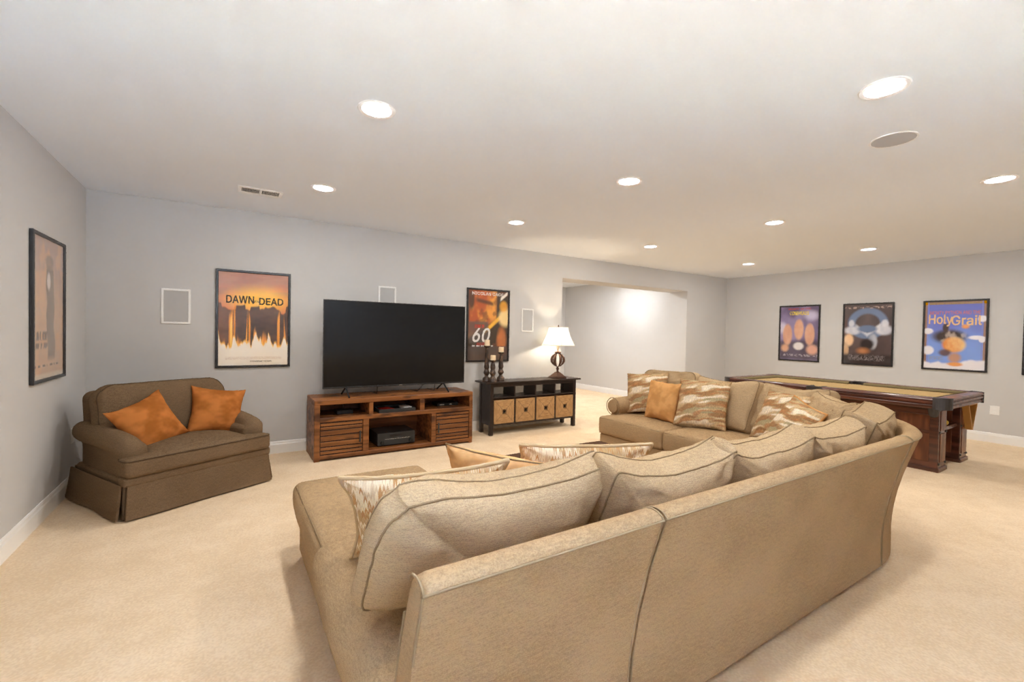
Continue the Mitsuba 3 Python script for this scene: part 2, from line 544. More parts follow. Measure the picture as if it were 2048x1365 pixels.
baseboard('baseboard_back', (L, D), (OX0, D), (0, -1), 'white baseboard along the back wall left of the opening')
baseboard('baseboard_back_001', (OX1, D), (R, D), (0, -1), 'white baseboard along the back wall right of the opening')
baseboard('baseboard_left', (L, NEAR), (L, D), (1, 0), 'white baseboard along the left wall')
baseboard('baseboard_right', (R, NEAR), (R, D), (-1, 0), 'white baseboard along the right wall')
baseboard('baseboard_hall', (OX1, D + T_), (OX1, HB), (-1, 0), 'white baseboard in the hall past the opening')
baseboard('baseboard_hall_back', (2.32, HB), (OX1, HB), (0, -1), 'white baseboard on the end wall of the hall')

# ------------------------------------------------------------------ ceiling fixtures
ring_mesh = lathe([(0.084, -0.006), (0.098, -0.008), (0.102, -0.004), (0.102, 0.0), (0.084, 0.0)], 40)
lens_mesh = lathe([(0.0005, -0.014), (0.03, -0.0135), (0.055, -0.0115), (0.075, -0.0085), (0.0845, -0.005)], 40)
NAMES = {(0, 1): 'round recessed ceiling light at upper left, the large lamp nearest the top of the photo',
         (0, 2): 'round recessed ceiling light just right of the air vent',
         (1, 0): 'largest round recessed ceiling light at upper right, beside the grey ceiling speaker',
         (1, 1): 'round recessed ceiling light in the very middle of the ceiling',
         (1, 2): 'round recessed ceiling light near the back wall, above the framed number poster',
         (2, 0): 'round recessed ceiling light at the right edge of the photo',
         (2, 1): 'round recessed ceiling light left of the lamp over the pool table',
         (2, 2): 'round recessed ceiling light in front of the wide wall opening',
         (3, 1): 'round recessed ceiling light over the pool table, nearest the posters on the right wall',
         (3, 2): 'round recessed ceiling light in the far corner, smallest in the photo'}
for i, x in enumerate(LX):
    for j, y in enumerate(LY):
        lab = NAMES.get((i, j), 'round recessed ceiling light above and behind the viewer, outside the photo')
        t = thing('ceiling_light', lab, 'ceiling light', None if (i, j) in NAMES else 'ceiling lights outside the photo')
        obj('trim_ring', put(ring_mesh, (x, y, H)), 'white_plastic', t, 40)
        obj('lens', put(lens_mesh, (x, y, H)), 'white_plastic', t, True, label='glowing white lens',
            emitter={'type': 'area', 'radiance': rgb(*LAMP)})
for x, y in ((5.2, 7.4), (6.85, 6.75)):
    t = thing('ceiling_light', 'round recessed ceiling light in the hall past the opening, hidden by the header', 'ceiling light', 'hall ceiling lights')
    obj('trim_ring', put(ring_mesh, (x, y, H)), 'white_plastic', t, 40)
    obj('lens', put(lens_mesh, (x, y, H)), 'white_plastic', t, True, label='glowing white lens', emitter={'type': 'area', 'radiance': rgb(*HALL_LAMP)})
t = thing('ceiling_speaker', 'round grey flush speaker in the ceiling at upper right', 'speaker')
obj('grille', put(lathe([(0.0005, -0.006), (0.08, -0.0055), (0.108, -0.004), (0.112, 0.0)], 40), (3.43, 1.08, H)), 'grey_grille', t, 40)
obj('rim', put(lathe([(0.108, -0.004), (0.112, -0.006), (0.118, -0.004), (0.118, 0), (0.108, 0)], 40), (3.43, 1.08, H)), 'white_plastic', t, 40)
t = thing('air_vent', 'white rectangular louvred air vent in the ceiling above the left part of the back wall', 'vent')
vx0, vx1, vy0, vy1 = 0.065, 0.415, 4.535, 4.735
fr = [cbox(vx0, vx1, vy0, vy0 + .035, H - .007, H, .003), cbox(vx0, vx1, vy1 - .035, vy1, H - .007, H, .003), cbox(vx0, vx0 + .03, vy0, vy1, H - .007, H, .003),
      cbox(vx1 - .03, vx1, vy0, vy1, H - .007, H, .003), cbox((vx0 + vx1) / 2 - .008, (vx0 + vx1) / 2 + .008, vy0, vy1, H - .011, H, .003)]
obj('frame', cat_(*fr), 'white_plastic', t)
obj('louvre', cat_(*[put(box(-.0018, .0018, vy0 + .03, vy1 - .03, -.002, .002), (vx0 + .036 + .0106 * k, 0, H - .004)) for k in range(27)]), 'white_plastic', t, kind='stuff')
obj('duct_shade_sheet', box(vx0 + .02, vx1 - .02, vy0 + .02, vy1 - .02, H - .002, H - .0005), 'near_black_and_shade', t, label='dark sheet standing for the shade behind the louvres')  # dark sheet under the solid ceiling, painted as shade inside the vent


t = thing('unseen_uplight', 'unseen bowl uplight out of view behind the viewer, placed to brighten the ceiling', 'lamp')
fx, fy = -0.35, -1.2  # out of view; stands in for bounced flash that lights the ceiling
obj('base', put(lathe([(.14, 0), (.145, .012), (.12, .028), (.02, .04)], 32), (fx, fy, 0)), 'black_frame', t, 40)
obj('pole', put(lathe([(.013, .03), (.013, 1.52)], 16), (fx, fy, 0)), 'black_frame', t, 40)
obj('bowl', put(lathe([(.02, 1.50), (.06, 1.51), (.13, 1.55), (.175, 1.61), (.18, 1.62), (.172, 1.615), (.125, 1.557), (.05, 1.522)], 32), (fx, fy, 0)), 'white_plastic', t, 40)
obj('bulb', put(trimesh.creation.icosphere(2, .05), (fx, fy, 1.585)), 'white_plastic', t, True, emitter={'type': 'area', 'radiance': rgb(*UPLIGHT)})


# ------------------------------------------------------------------ wall things
def on_wall(mesh, wall, s, z):
    """Local frame: x to the right, z up, facing -y. s is the place along the wall."""
    if wall == 'back':
        return put(mesh, (s, D, z))
    if wall == 'right':
        return put(mesh, (R, s, z), -90)
    return put(mesh, (L, s, z), 90)


def wall_speaker(s, z, w, h, lab):
    t = thing('wall_speaker', lab, 'speaker')
    k = 0.02
    fr = cat_(cbox(-w / 2, w / 2, -.01, 0, h / 2 - k, h / 2), cbox(-w / 2, w / 2, -.01, 0, -h / 2, -h / 2 + k), cbox(-w / 2, -w / 2 + k, -.01, 0, -h / 2, h / 2),
              cbox(w / 2 - k, w / 2, -.01, 0, -h / 2, h / 2))
    obj('frame', on_wall(fr, 'back', s, z), 'white_plastic', t)
    obj('grille', on_wall(cbox(-w / 2 + k - .002, w / 2 - k + .002, -.007, -.0015, -h / 2 + k - .002, h / 2 - k + .002, .002), 'back', s, z), 'speaker_cloth', t, label='grey grille')


wall_speaker(-0.432, 1.57, .235, .345, 'white framed in-wall speaker left of the sunset poster')
wall_speaker(1.66, 1.745, .22, .345, 'white framed in-wall speaker half hidden above the television')
wall_speaker(3.768, 1.565, .215, .345, 'white framed in-wall speaker left of the lit table lamp')


def outlet(wall, s, z, lab):
    t = thing('wall_outlet', lab, 'outlet')
    obj('cover_plate', on_wall(cbox(-.046, .046, -.007, 0, -.062, .062, .003), wall, s, z), 'white_plastic', t)
    for k in (-1, 1):
        obj('socket', on_wall(cbox(-.017, .017, -.009, -.006, k * .024 - .016, k * .024 + .016, .002), wall, s, z), 'trim_paint', t)


outlet('right', 1.57, 0.443, 'white double wall outlet on the right wall beside the pool table')
outlet('left', 5.08, 0.447, 'white wall outlet on the left wall behind the armchair')


def blob(x, y, cx, cy, rx, ry, soft=0.35):
    d = dr.sqrt(dr.square((x - cx) / rx) + dr.square((y - cy) / ry))
    return 1 - smoothstep(1 - soft, 1 + soft, d)


def band_(v, a, b, soft=0.01):
    return smoothstep(a - soft, a + soft, v) * (1 - smoothstep(b - soft, b + soft, v))


def art_western(p, n, uv):
    x, y = uv.x, uv.y
    c = mix((0.62, 0.40, 0.25), (0.50, 0.33, 0.26), smoothstep(0.5, 0.95, y + 0.15 * fbm(x * 5, y * 5)))
    c = mix(c, (0.72, 0.42, 0.22), smoothstep(0.4, 0.7, fbm(x * 6 + 3, y * 7)) * 0.6)
    lean = x - (0.56 + 0.12 * (0.5 - y))
    body = band_(lean, -0.10 - 0.05 * noise(y * 9), 0.09 + 0.06 * noise(y * 8 + 4), 0.02) * band_(y, 0.14, 0.80, 0.03)
    c = mix(c, (0.17, 0.12, 0.09), body * 0.85)
    c = mix(c, (0.17, 0.12, 0.09), blob(x, y, 0.52, 0.84, 0.13, 0.05) * 0.6)
    c = mix(c, (0.70, 0.60, 0.55), blob(x, y, 0.50, 0.70, 0.055, 0.06))
    rows = band_(y, 0.215, 0.255) + band_(y, 0.275, 0.335)
    c = mix(c, (0.2, 0.12, 0.08), rows * band_(x, 0.08, 0.46) * smoothstep(0.35, 0.45, noise(x * 34, y * 20)))
    c = mix(c, (0.2, 0.12, 0.08), band_(y, 0.085, 0.10, .004) * band_(x, 0.08, 0.92) * smoothstep(0.3, 0.5, noise(x * 50, 1)))
    return mix(c, (0.75, 0.60, 0.45), 1 - smoothstep(0.02, 0.05, y))


def art_sunset(p, n, uv):
    x, y = uv.x, uv.y
    c = mix((0.62, 0.17, 0.06), (0.45, 0.20, 0.12), smoothstep(0.8, 1.0, y + 0.14 * fbm(x * 3, y * 9)))
    c = mix(c, (0.40, 0.16, 0.10), smoothstep(0.5, 0.75, fbm(x * 2.5 + 3, y * 14)) * smoothstep(.6, .8, y) * .8)
    c = mix(c, (0.92, 0.50, 0.05), blob(x, y, 0.57, 0.71, 0.40, 0.12, 0.7))
    edge = 0.615 + 0.06 * noise(x * 13, 2) - 0.05 * smoothstep(.45, .6, noise(x * 15 + 3, 5))
    dark = 1 - smoothstep(edge - 0.012, edge + 0.012, y)
    c = mix(c, mix((0.035, 0.015, 0.010), (0.22, 0.09, 0.04), 0.6 * fbm(x * 5, y * 16) + .5 * (1 - smoothstep(0, .35, x))), dark)
    s1 = noise(x * 44 + 2, 3)
    top = 0.22 + 0.50 * dr.power(noise(x * 27 + 5, 1), 1.6)
    c = mix(c, (0.80, 0.30, 0.03), (1 - smoothstep(top - 0.06, top + 0.06, y)) * smoothstep(0.28, 0.5, s1))
    c = mix(c, (0.98, 0.62, 0.12), (1 - smoothstep(top - 0.12, top, y)) * smoothstep(0.60, 0.75, s1))
    top2 = 0.17 + 0.13 * dr.power(noise(x * 19 + 1, 7), 1.5) + 0.10 * dr.power(noise(x * 44, 9), 2)
    c = mix(c, (0.95, 0.55, 0.12), 1 - smoothstep(top2, top2 + 0.035, y))
    c = mix(c, (0.95, 0.86, 0.74), 1 - smoothstep(top2 - 0.02, top2 + 0.012, y))
    return mix(c, (0.72, 0.58, 0.46), band_(y, 0.065, 0.095, .004) * band_(x, .1, .9) * noise(x * 70, y * 200) * .8)


def art_speed(p, n, uv):
    x, y = uv.x, uv.y
    c = mi.Color3f(0.055, 0.035, 0.022)
    g = fbm(x * 6, y * 6)
    warm = mix((0.45, 0.10, 0.03), (0.80, 0.36, 0.07), smoothstep(0.3, 0.7, g + 0.5 * (x - 0.3)))
    c = mix(c, warm, smoothstep(0.52, 0.60, y + 0.38 * (0.65 - x)) * band_(x, 0.03, 0.70, 0.03))
    c = mix(c, (0.10, 0.04, 0.02), band_(y - 0.12 * (0.5 - x), 0.80, 0.85, .02) * band_(x, .2, .62, .05) * 0.9)
    c = mix(c, (0.10, 0.04, 0.02), blob(x, y, 0.08, 0.86, 0.07, 0.14))
    c = mix(c, (0.18, 0.06, 0.03), smoothstep(0.55, 0.75, fbm(x * 9 + 2, y * 9)) * 0.6)
    dg = y - 0.55 - 0.55 * (x - 0.55)
    c = mix(c, (0.90, 0.50, 0.06), band_(dg, -0.10, -0.03, .02) * band_(x, .38, .82, .04))
    c = mix(c, (0.95, 0.72, 0.35), blob(x, y, 0.93, 0.62, 0.17, 0.13))
    c = mix(c, (0.85, 0.40, 0.04), blob(x, y, 0.88, 0.78, 0.1, 0.08) * 0.8)
    c = mix(c, (0.9, 0.85, 0.78), band_(dg, 0.17, 0.22, .015) * band_(x, .8, .98, .02))
    c = mix(c, (0.60, 0.20, 0.06), blob(x, y, 0.84, 0.27, 0.12, 0.2) * (0.6 + 0.5 * g))
    c = mix(c, (0.11, 0.09, 0.08), band_(y, 0.24, 0.55, .02) * band_(x, .03, .5, .03) * .8)
    c = mix(c, (0.10, 0.07, 0.06), (1 - smoothstep(0.19, 0.21, y)) * (0.4 + 0.9 * g))
    return mix(c, (0.7, 0.7, 0.7), band_(y, 0.195, 0.215, .003) * band_(x, .1, .62) * smoothstep(.35, .45, noise(x * 60, 2)))


def art_purple(p, n, uv):
    x, y = uv.x, uv.y
    c = mix((0.13, 0.09, 0.19), (0.30, 0.24, 0.42), smoothstep(0.3, 0.7, fbm(x * 3, y * 3)))
    c = mix(c, (0.62, 0.58, 0.75), blob(x, y, 0.82, 0.83, 0.16, 0.08, .7) * .9)
    c = mix(c, (0.65, 0.60, 0.75), blob(x, y, 0.05, 0.6, 0.12, 0.1, .5))
    c = mix(c, (0.06, 0.04, 0.06), band_(y, 0.0, 0.36, .05) * .8)
    for cx, cy, ry in ((0.5, 0.57, 0.19), (0.2, 0.47, 0.2), (0.78, 0.48, 0.2)):
        c = mix(c, mix((0.62, 0.32, 0.22), (0.75, 0.47, 0.33), fbm(x * 9, y * 9)), blob(x, y, cx, cy, 0.125, ry, .18))
    c = mix(c, (0.80, 0.76, 0.76), blob(x, y, 0.5, 0.26, 0.13, 0.07, .3))
    c = mix(c, (0.70, 0.40, 0.30), blob(x, y, 0.85, 0.2, 0.14, 0.09, .4))
    c = mix(c, (0.66, 0.38, 0.25), blob(x, y, 0.14, 0.22, 0.1, 0.07, .4))
    return mix(c, (0.6, 0.55, 0.6), band_(y, 0.07, 0.11, .01) * smoothstep(.45, .6, noise(x * 40, y * 60)) * .6)


def art_dark(p, n, uv):
    x, y = uv.x, uv.y
    c = mix((0.05, 0.035, 0.035), (0.14, 0.09, 0.085), fbm(x * 4, y * 4))
    r = dr.sqrt(dr.square((x - 0.5) / 0.42) + dr.square((y - 0.68) / 0.26))
    c = mix(c, (0.16, 0.22, 0.36), band_(r, 0.62, 1.0, .08))
    wht = mix((0.45, 0.48, 0.58), (0.85, 0.84, 0.88), fbm(x * 7, y * 7))
    c = mix(c, wht, blob(x, y, 0.18, 0.56, 0.17, 0.07) + blob(x, y, 0.84, 0.57, 0.17, 0.08))
    c = mix(c, wht, band_(y - 0.6 * dr.abs(x - 0.5), 0.46, 0.52, .03) * band_(x, .25, .8, .05))
    c = mix(c, wht, blob(x, y, 0.16, 0.68, 0.06, 0.06) + blob(x, y, 0.86, 0.67, 0.07, 0.07))
    c = mix(c, wht * 0.8, blob(x, y, 0.62, 0.38, 0.09, 0.12))
    c = mix(c, (0.14, 0.2, 0.34), blob(x, y, 0.5, 0.59, 0.2, 0.06, .3))
    c = mix(c, (0.85, 0.58, 0.36), blob(x, y, 0.11, 0.40, 0.1, 0.1, .3))
    c = mix(c, (0.62, 0.42, 0.26), blob(x, y, 0.05, 0.22, 0.06, 0.13, .4))
    c = mix(c, (0.03, 0.02, 0.02), blob(x, y, 0.5, 0.33, 0.14, 0.09, .3))
    c = mix(c, (0.55, 0.22, 0.08), blob(x, y, 0.42, 0.22, 0.12, 0.05, .7) * .8)
    c = mix(c, (0.035, 0.022, 0.02), (1 - smoothstep(0.12, 0.2, y)))
    c = mix(c, (0.55, 0.48, 0.5), band_(y, 0.06, 0.15, .02) * band_(x, .12, .85, .05) * smoothstep(.45, .65, noise(x * 90, y * 90)) * .45)
    return mix(c, (0.55, 0.4, 0.34), band_(y, 0.93, 0.965, .005) * smoothstep(.5, .65, noise(x * 40, y * 60)) * .8)


def art_blue(p, n, uv):
    x, y = uv.x, uv.y
    c = mix((0.16, 0.19, 0.58), (0.22, 0.36, 0.78), smoothstep(0.0, 0.6, 0.7 - y + 0.3 * fbm(x * 3, y * 5)))
    c = mix(c, (0.34, 0.2, 0.16), smoothstep(0.455, 0.46, dr.abs(x - 0.5)) + smoothstep(0.955, 0.96, y))
    c = mix(c, (0.24, 0.26, 0.62), band_(dr.abs(x - 0.5), 0.43, 0.445, .003))
    wh = (0.86, 0.84, 0.90)
    for cx, cy, rx, ry in ((0.06, 0.56, 0.09, 0.045), (0.07, 0.27, 0.1, 0.065), (0.94, 0.74, 0.07, 0.045), (0.86, 0.47, 0.13, 0.03), (0.94, 0.44, 0.05, 0.04)):
        c = mix(c, wh, blob(x, y, cx, cy, rx, ry, .25))
    c = mix(c, wh, 1 - smoothstep(0.05, 0.09, y - 0.05 * fbm(x * 8, 3) - 0.06 * smoothstep(.55, .8, x)))
    g = fbm(x * 12, y * 12)
    c = mix(c, mix((0.05, 0.035, 0.03), (0.45, 0.38, 0.34), smoothstep(.35, .75, g)), blob(x, y, 0.42, 0.48, 0.27, 0.10, .35))
    c = mix(c, (0.06, 0.04, 0.035), blob(x, y, 0.36, 0.61, 0.05, 0.07, .4))
    c = mix(c, mix((0.72, 0.25, 0.05), (0.92, 0.66, 0.32), smoothstep(0.3, 0.75, x + .3 * (g - .5))), blob(x, y, 0.5, 0.36, 0.19, 0.115, .2))
    c = mix(c, (0.12, 0.05, 0.03), blob(x, y, 0.36, 0.24, 0.1, 0.05, .4) * .9)
    c = mix(c, (0.55, 0.30, 0.2), blob(x, y, 0.52, 0.17, 0.1, 0.07, .4))
    c = mix(c, (0.78, 0.34, 0.10), blob(x, y, 0.53, 0.075, 0.12, 0.03, .4))
    c = mix(c, (0.80, 0.36, 0.12), blob(x, y, 0.68, 0.63, 0.06, 0.03, .5))
    return mix(c, (0.30, 0.34, 0.5), band_(y, 0.13, 0.19, .01) * band_(x, .09, .34) * smoothstep(.4, .5, noise(x * 60, y * 90)) * .7)


for k_, fn_ in dict(western=art_western, sunset=art_sunset, speed=art_speed, purple=art_purple, dark=art_dark, blue=art_blue).items():
    mat('print_' + k_, proc(fn_), 0.35, 0.3)
mat('print_plain', (0.35, 0.28, 0.24), 0.35, 0.3)
for k_, c_ in dict(ink_dark=(0.05, 0.03, 0.025), ink_white=(0.82, 0.80, 0.79), ink_red=(0.60, 0.045, 0.03), ink_yellow=(0.85, 0.66, 0.05), ink_sand=(0.80, 0.55, 0.33),
                   ink_gold=(0.5, 0.38, 0.12), ink_pink=(0.62, 0.2, 0.24)).items():
    matte(k_, c_)


def text(s, height, width=None, bold=True, shear=0.0):
    """Lettering in the wall frame (x right, z up), centred on the origin."""
    m = meshkit.text_mesh(s, height, 0.0008, bold)
    b = m.bounds
    m.apply_translation(-(b[0] + b[1]) / 2)
    if width:
        m.vertices[:, 0] *= width / (b[1][0] - b[0][0])
    m.vertices[:, 0] += shear * m.vertices[:, 1]
    v = m.vertices.copy()
    m.vertices = np.column_stack([v[:, 0], -v[:, 2], v[:, 1]])
    return m


PW, PH = 0.69, 1.022


def poster(wall, s, z, art, lab, texts=(), w=PW, h=PH):
    t = thing('framed_poster', lab, 'poster')
    k = 0.024
    fr = cat_(cbox(-w / 2, w / 2, -.024, -.001, h / 2 - k, h / 2), cbox(-w / 2, w / 2, -.024, -.001, -h / 2, -h / 2 + k), cbox(-w / 2, -w / 2 + k, -.024, -.001, -h / 2, h / 2),
              cbox(w / 2 - k, w / 2, -.024, -.001, -h / 2, h / 2))
    obj('frame', on_wall(fr, wall, s, z), 'black_frame', t, label='thin black frame')
    a, b = w / 2 - k + .002, h / 2 - k + .002
    pv = np.array([[-a, -.010, -b], [a, -.010, -b], [a, -.010, b], [-a, -.010, b], [-a, -.004, -b], [a, -.004, -b], [a, -.004, b], [-a, -.004, b]])
    pf = np.array([[0, 1, 2], [0, 2, 3], [4, 6, 5], [4, 7, 6], [0, 4, 5], [0, 5, 1], [3, 2, 6], [3, 6, 7], [0, 3, 7], [0, 7, 4], [1, 5, 6], [1, 6, 2]])
    puv = np.array([[0, 0], [1, 0], [1, 1], [0, 1]] * 2, float)
    obj('print', on_wall(trimesh.Trimesh(pv, pf, process=False), wall, s, z), art, t, False, puv)
    for (tx, tz, hgt, wid, ink, sh, st) in texts:
        m = text(st, hgt, wid, True, sh)
        m.apply_translation((tx * a * 2, -.0108, tz * b * 2))
        obj('lettering', on_wall(m, wall, s, z), ink, t)
    n = 14
    gx, gz = np.meshgrid(np.linspace(-a, a, n), np.linspace(-b, b, n + 6), indexing='ij')
    gy = -.0155 + .0016 * (meshkit.noise(np.stack([gx * 7 + s, gz * 9, gx * 0], -1), 3) - .5)
    idx = np.arange(gx.size).reshape(gx.shape)
    q = np.stack([idx[:-1, :-1], idx[1:, :-1], idx[1:, 1:], idx[:-1, 1:]], -1).reshape(-1, 4)
    gm = trimesh.Trimesh(np.stack([gx, gy, gz], -1).reshape(-1, 3), np.vstack([q[:, [0, 1, 2]], q[:, [0, 2, 3]]]), process=False)
    obj('glass', on_wall(gm, wall, s, z), 'pane_glass', t, True)
    return t


poster('left', 4.465, 1.478, 'print_western', 'framed peach poster with a dark lean shape, on the left wall')
poster('back', 0.237, 1.462, 'print_sunset', 'framed orange sunset poster with dark streaks over flames, above and right of the armchair',
       [(-.2, .21, .075, .25, 'ink_dark', 0, 'DAWN'), (.03, .195, .02, .05, 'ink_dark', 0, 'OF THE'), (.245, .2, .07, .23, 'ink_dark', 0, 'DEAD'), (.1, -.455, .014, .2, 'ink_dark', 0, 'COMING SOON')])
poster('back', 3.096, 1.472, 'print_speed', 'framed dark orange poster with a big white number, behind the candle holders',
       [(-.02, .452, .04, .5, 'ink_white', 0, 'NICOLAS CAGE'), (-.22, -.015, .045, .15, 'ink_red', .15, 'GONE IN'), (-.165, -.14, .185, .27, 'ink_white', .2, '60'),
        (-.13, -.268, .034, .2, 'ink_red', .1, 'SECONDS')])
poster('right', 4.07, 1.468, 'print_purple', 'framed purple poster with soft peach shapes and a yellow title, leftmost on the right wall',
       [(0, .455, .026, .38, 'ink_red', 0, 'DAN AYKROYD  JANE CURTIN'), (0.0, .375, .062, .32, 'ink_yellow', 0, 'CONEHEADS')])
poster('right', 3.034, 1.463, 'print_dark', 'framed dark poster with blue and white curved shapes, middle one on the right wall')
poster('right', 2.0, 1.46, 'print_blue', 'framed blue poster with white clouds and large sand lettering on the right wall',
       [(0, .335, .05, .53, 'ink_pink', 0, 'MONTY PYTHON AND THE'), (-.23, .22, .13, .26, 'ink_sand', 0, 'Holy'), (.19, .22, .13, .31, 'ink_sand', 0, 'Grail'), (0, .473, .02, .55, 'ink_gold', 0, 'AND NOW! AT LAST! ANOTHER FILM')])
poster('right', 0.992, 1.458, 'print_plain', 'framed poster cut off by the right edge of the photo')

# ------------------------------------------------------------------ television stand
t = thing('media_console', 'rustic brown wooden media console with louvred doors under the television', 'tv stand')
SX0, SX1, SY0, SY1, SZ = 0.752, 2.572, 4.915, 5.425, 0.636
WD = 'rustic_wood'
obj('top', cbox(SX0, SX1, SY0, SY1, .585, SZ, .006), WD, t)
obj('side_panel', cbox(SX0, SX0 + .055, SY0, SY1, 0, .587, .004), WD, t)
obj('side_panel', cbox(SX1 - .045, SX1, SY0, SY1, 0, .587, .004), WD, t)
obj('base_rail', cbox(SX0 + .05, SX1 - .04, SY0 + .002, SY1 - .02, .018, .06, .004), WD, t)
obj('middle_shelf', cbox(SX0 + .05, SX1 - .04, SY0 + .001, SY1 - .02, .405, .452, .004), WD, t)
obj('back_panel', box(SX0 + .05, SX1 - .04, SY1 - .022, SY1 - .01, .05, .59), WD, t)
for a, b in ((1.306, 1.352), (1.888, 1.945)):
    obj('divider', cbox(a, b, SY0 + .006, SY1 - .02, .45, .587, .003), WD, t)
for a, b in ((1.243, 1.306), (2.032, 2.089)):
    obj('divider', cbox(a, b, SY0 + .002, SY1 - .02, .058, .407, .003), WD, t)
hts = [.028, .028, .045, .048, .045, .028, .028]
for di, (a, b, side) in enumerate(((SX0 + .057, 1.241, 1), (2.091, SX1 - .047, -1))):
    d = obj('door', box(a, b, SY0 + .02, SY0 + .032, .06, .404), 'wood_gap_shade', t, label='louvred door')
    gap = (0.344 - sum(hts)) / (len(hts) + 1)
    z = .06 + gap
    for hh in hts:
        obj('slat', cbox(a + .004, b - .004, SY0 + .006, SY0 + .022, z, z + hh, .003), WD, d)
        z += hh + gap
    hx = (b - .03) if side > 0 else (a + .03)
    obj('handle', cbox(hx - .008, hx + .008, SY0 - .012, SY0 + .004, .165, .285, .003), 'iron', d, label='dark bar handle')

t = thing('television', 'large flat screen television with a black screen on the wooden media console', 'television')
TX0, TX1, TY, TZ0, TZ1 = 0.862, 2.542, 5.115, 0.728, 1.694
obj('back_shell', cat_(cbox(TX0, TX1, TY, TY + .022, TZ0, TZ1, .004), cbox(TX0 + .3, TX1 - .3, TY + .02, TY + .06, TZ0 + .06, TZ0 + .55, .012)), 'black_plastic', t)
k = .009
obj('bezel', cat_(cbox(TX0, TX1, TY - .008, TY + .002, TZ1 - k, TZ1, .002), cbox(TX0, TX1, TY - .008, TY + .002, TZ0, TZ0 + .018, .002),
                  cbox(TX0, TX0 + k, TY - .008, TY + .002, TZ0, TZ1, .002), cbox(TX1 - k, TX1, TY - .008, TY + .002, TZ0, TZ1, .002)), 'grey_plastic', t)
obj('screen', box(TX0 + k - .001, TX1 - k + .001, TY - .004, TY + .001, TZ0 + .017, TZ1 - k + .001), 'screen_glass', t)
obj('brand_plate', cbox(1.70, 1.735, TY - .010, TY - .007, TZ0 + .004, TZ0 + .013, .001), 'silver', t)
for fx in (1.10, 2.26):
    top = np.array([fx, TY + .005, TZ0 + .012])
    obj('foot', cat_(tube([top, [fx + .005, 4.965, SZ + .008]], .009, n=8), tube([top, [fx - .005, 5.30, SZ + .008]], .009, n=8)), 'black_plastic', t, 40)
for cx, cx2 in ((1.46, 1.462), (2.02, 1.95), (2.17, 2.172)):
    pts = [[cx, TY + .04, TZ0 + .1], [cx, TY + .05, TZ0], [(cx + cx2) / 2, TY + .06, .68], [cx2, TY + .08, SZ + .005], [cx2 - .01, 5.40, SZ + .005]]
    tag(obj('cable', tube(pts, .0035, n=6), 'black_plastic', None, True), {1.46: 'thin black cable hanging under the television, left of its middle', 2.02: 'thin black cable slanting under the television, right of its middle',
        2.17: 'thin black cable hanging under the television beside its right foot'}[cx], 'cable')
# devices in the console
t = thing('set_top_box', 'small black box in the left open shelf of the media console', 'set-top box')
obj('case', cbox(1.0, 1.17, 5.06, 5.2, .452, .494, .004), 'black_plastic', t)
obj('lead', tube([[1.1, 5.2, .48], [1.1, 5.27, .53], [1.06, 5.34, .54], [1.04, 5.40, .5]], .003, n=6), 'black_plastic', t, True)
t = thing('shallow_tray', 'shallow dark tray holding small items in the middle open shelf of the media console', 'tray')
obj('tray_base', cbox(1.42, 1.84, 4.935, 5.25, .452, .46, .003), 'grey_plastic', t)
for q in (cbox(1.42, 1.84, 4.935, 4.947, .452, .492, .003), cbox(1.42, 1.84, 5.238, 5.25, .452, .492, .003), cbox(1.42, 1.432, 4.935, 5.25, .452, .492, .003), cbox(1.828, 1.84, 4.935, 5.25, .452, .492, .003)):
    obj('rim', q, 'grey_plastic', t)
tag(obj('game_case', put(cbox(-.065, .065, -.09, .09, 0, .014, .002), (1.55, 5.1, .462), 12), 'ink_red'), 'red flat case in the shallow tray', 'case')
tag(obj('remote_control', put(cbox(-.025, .025, -.085, .085, 0, .018, .005), (1.66, 5.05, .463), -20), 'black_plastic'), 'black remote control lying in the shallow tray', 'remote control')
tag(obj('game_case', put(cbox(-.05, .05, -.07, .07, 0, .028, .003), (1.765, 5.08, .463), 8), 'white_plastic'), 'white case in the right part of the shallow tray', 'case')
t = thing('cable_box', 'slim black media player in the right open shelf of the media console', 'media player')
obj('case', cbox(2.17, 2.45, 5.08, 5.26, .452, .49, .004), 'black_plastic', t)
obj('display', cbox(2.20, 2.26, 5.078, 5.082, .464, .478, .001), 'silver', t)
obj('indicator', cbox(2.33, 2.36, 5.077, 5.082, .466, .476, .001), 'white_plastic', t)
t = thing('av_receiver', 'black audio receiver with two knobs in the lower open bay of the media console', 'receiver')
RX0, RX1, RY0, RZ0 = 1.42, 1.855, 5.0, .072
obj('case', cbox(RX0, RX1, RY0, 5.34, RZ0, .212, .004), 'black_plastic', t)
obj('front_panel', cbox(RX0, RX1, RY0 - .012, RY0 + .002, RZ0, .212, .003), 'grey_plastic', t)
obj('display', cbox(1.56, 1.70, RY0 - .014, RY0 - .010, .165, .19, .001), 'near_black_and_shade', t)
obj('trim_line', cbox(1.50, 1.80, RY0 - .014, RY0 - .010, .139, .142, .0005), 'silver', t)
for kx in (1.475, 1.805):
    obj('knob', put(lathe([(.021, 0), (.021, .016), (.018, .02)], 20), (kx, RY0 - .012, .105), 0, 90), 'black_plastic', t, 40)
for q in ((RX0 + .05, 5.05), (RX1 - .05, 5.05), (RX0 + .05, 5.3), (RX1 - .05, 5.3)):
    obj('foot', put(lathe([(.018, 0), (.02, .013)], 16), (q[0], q[1], .06)), 'black_plastic', t, 40)

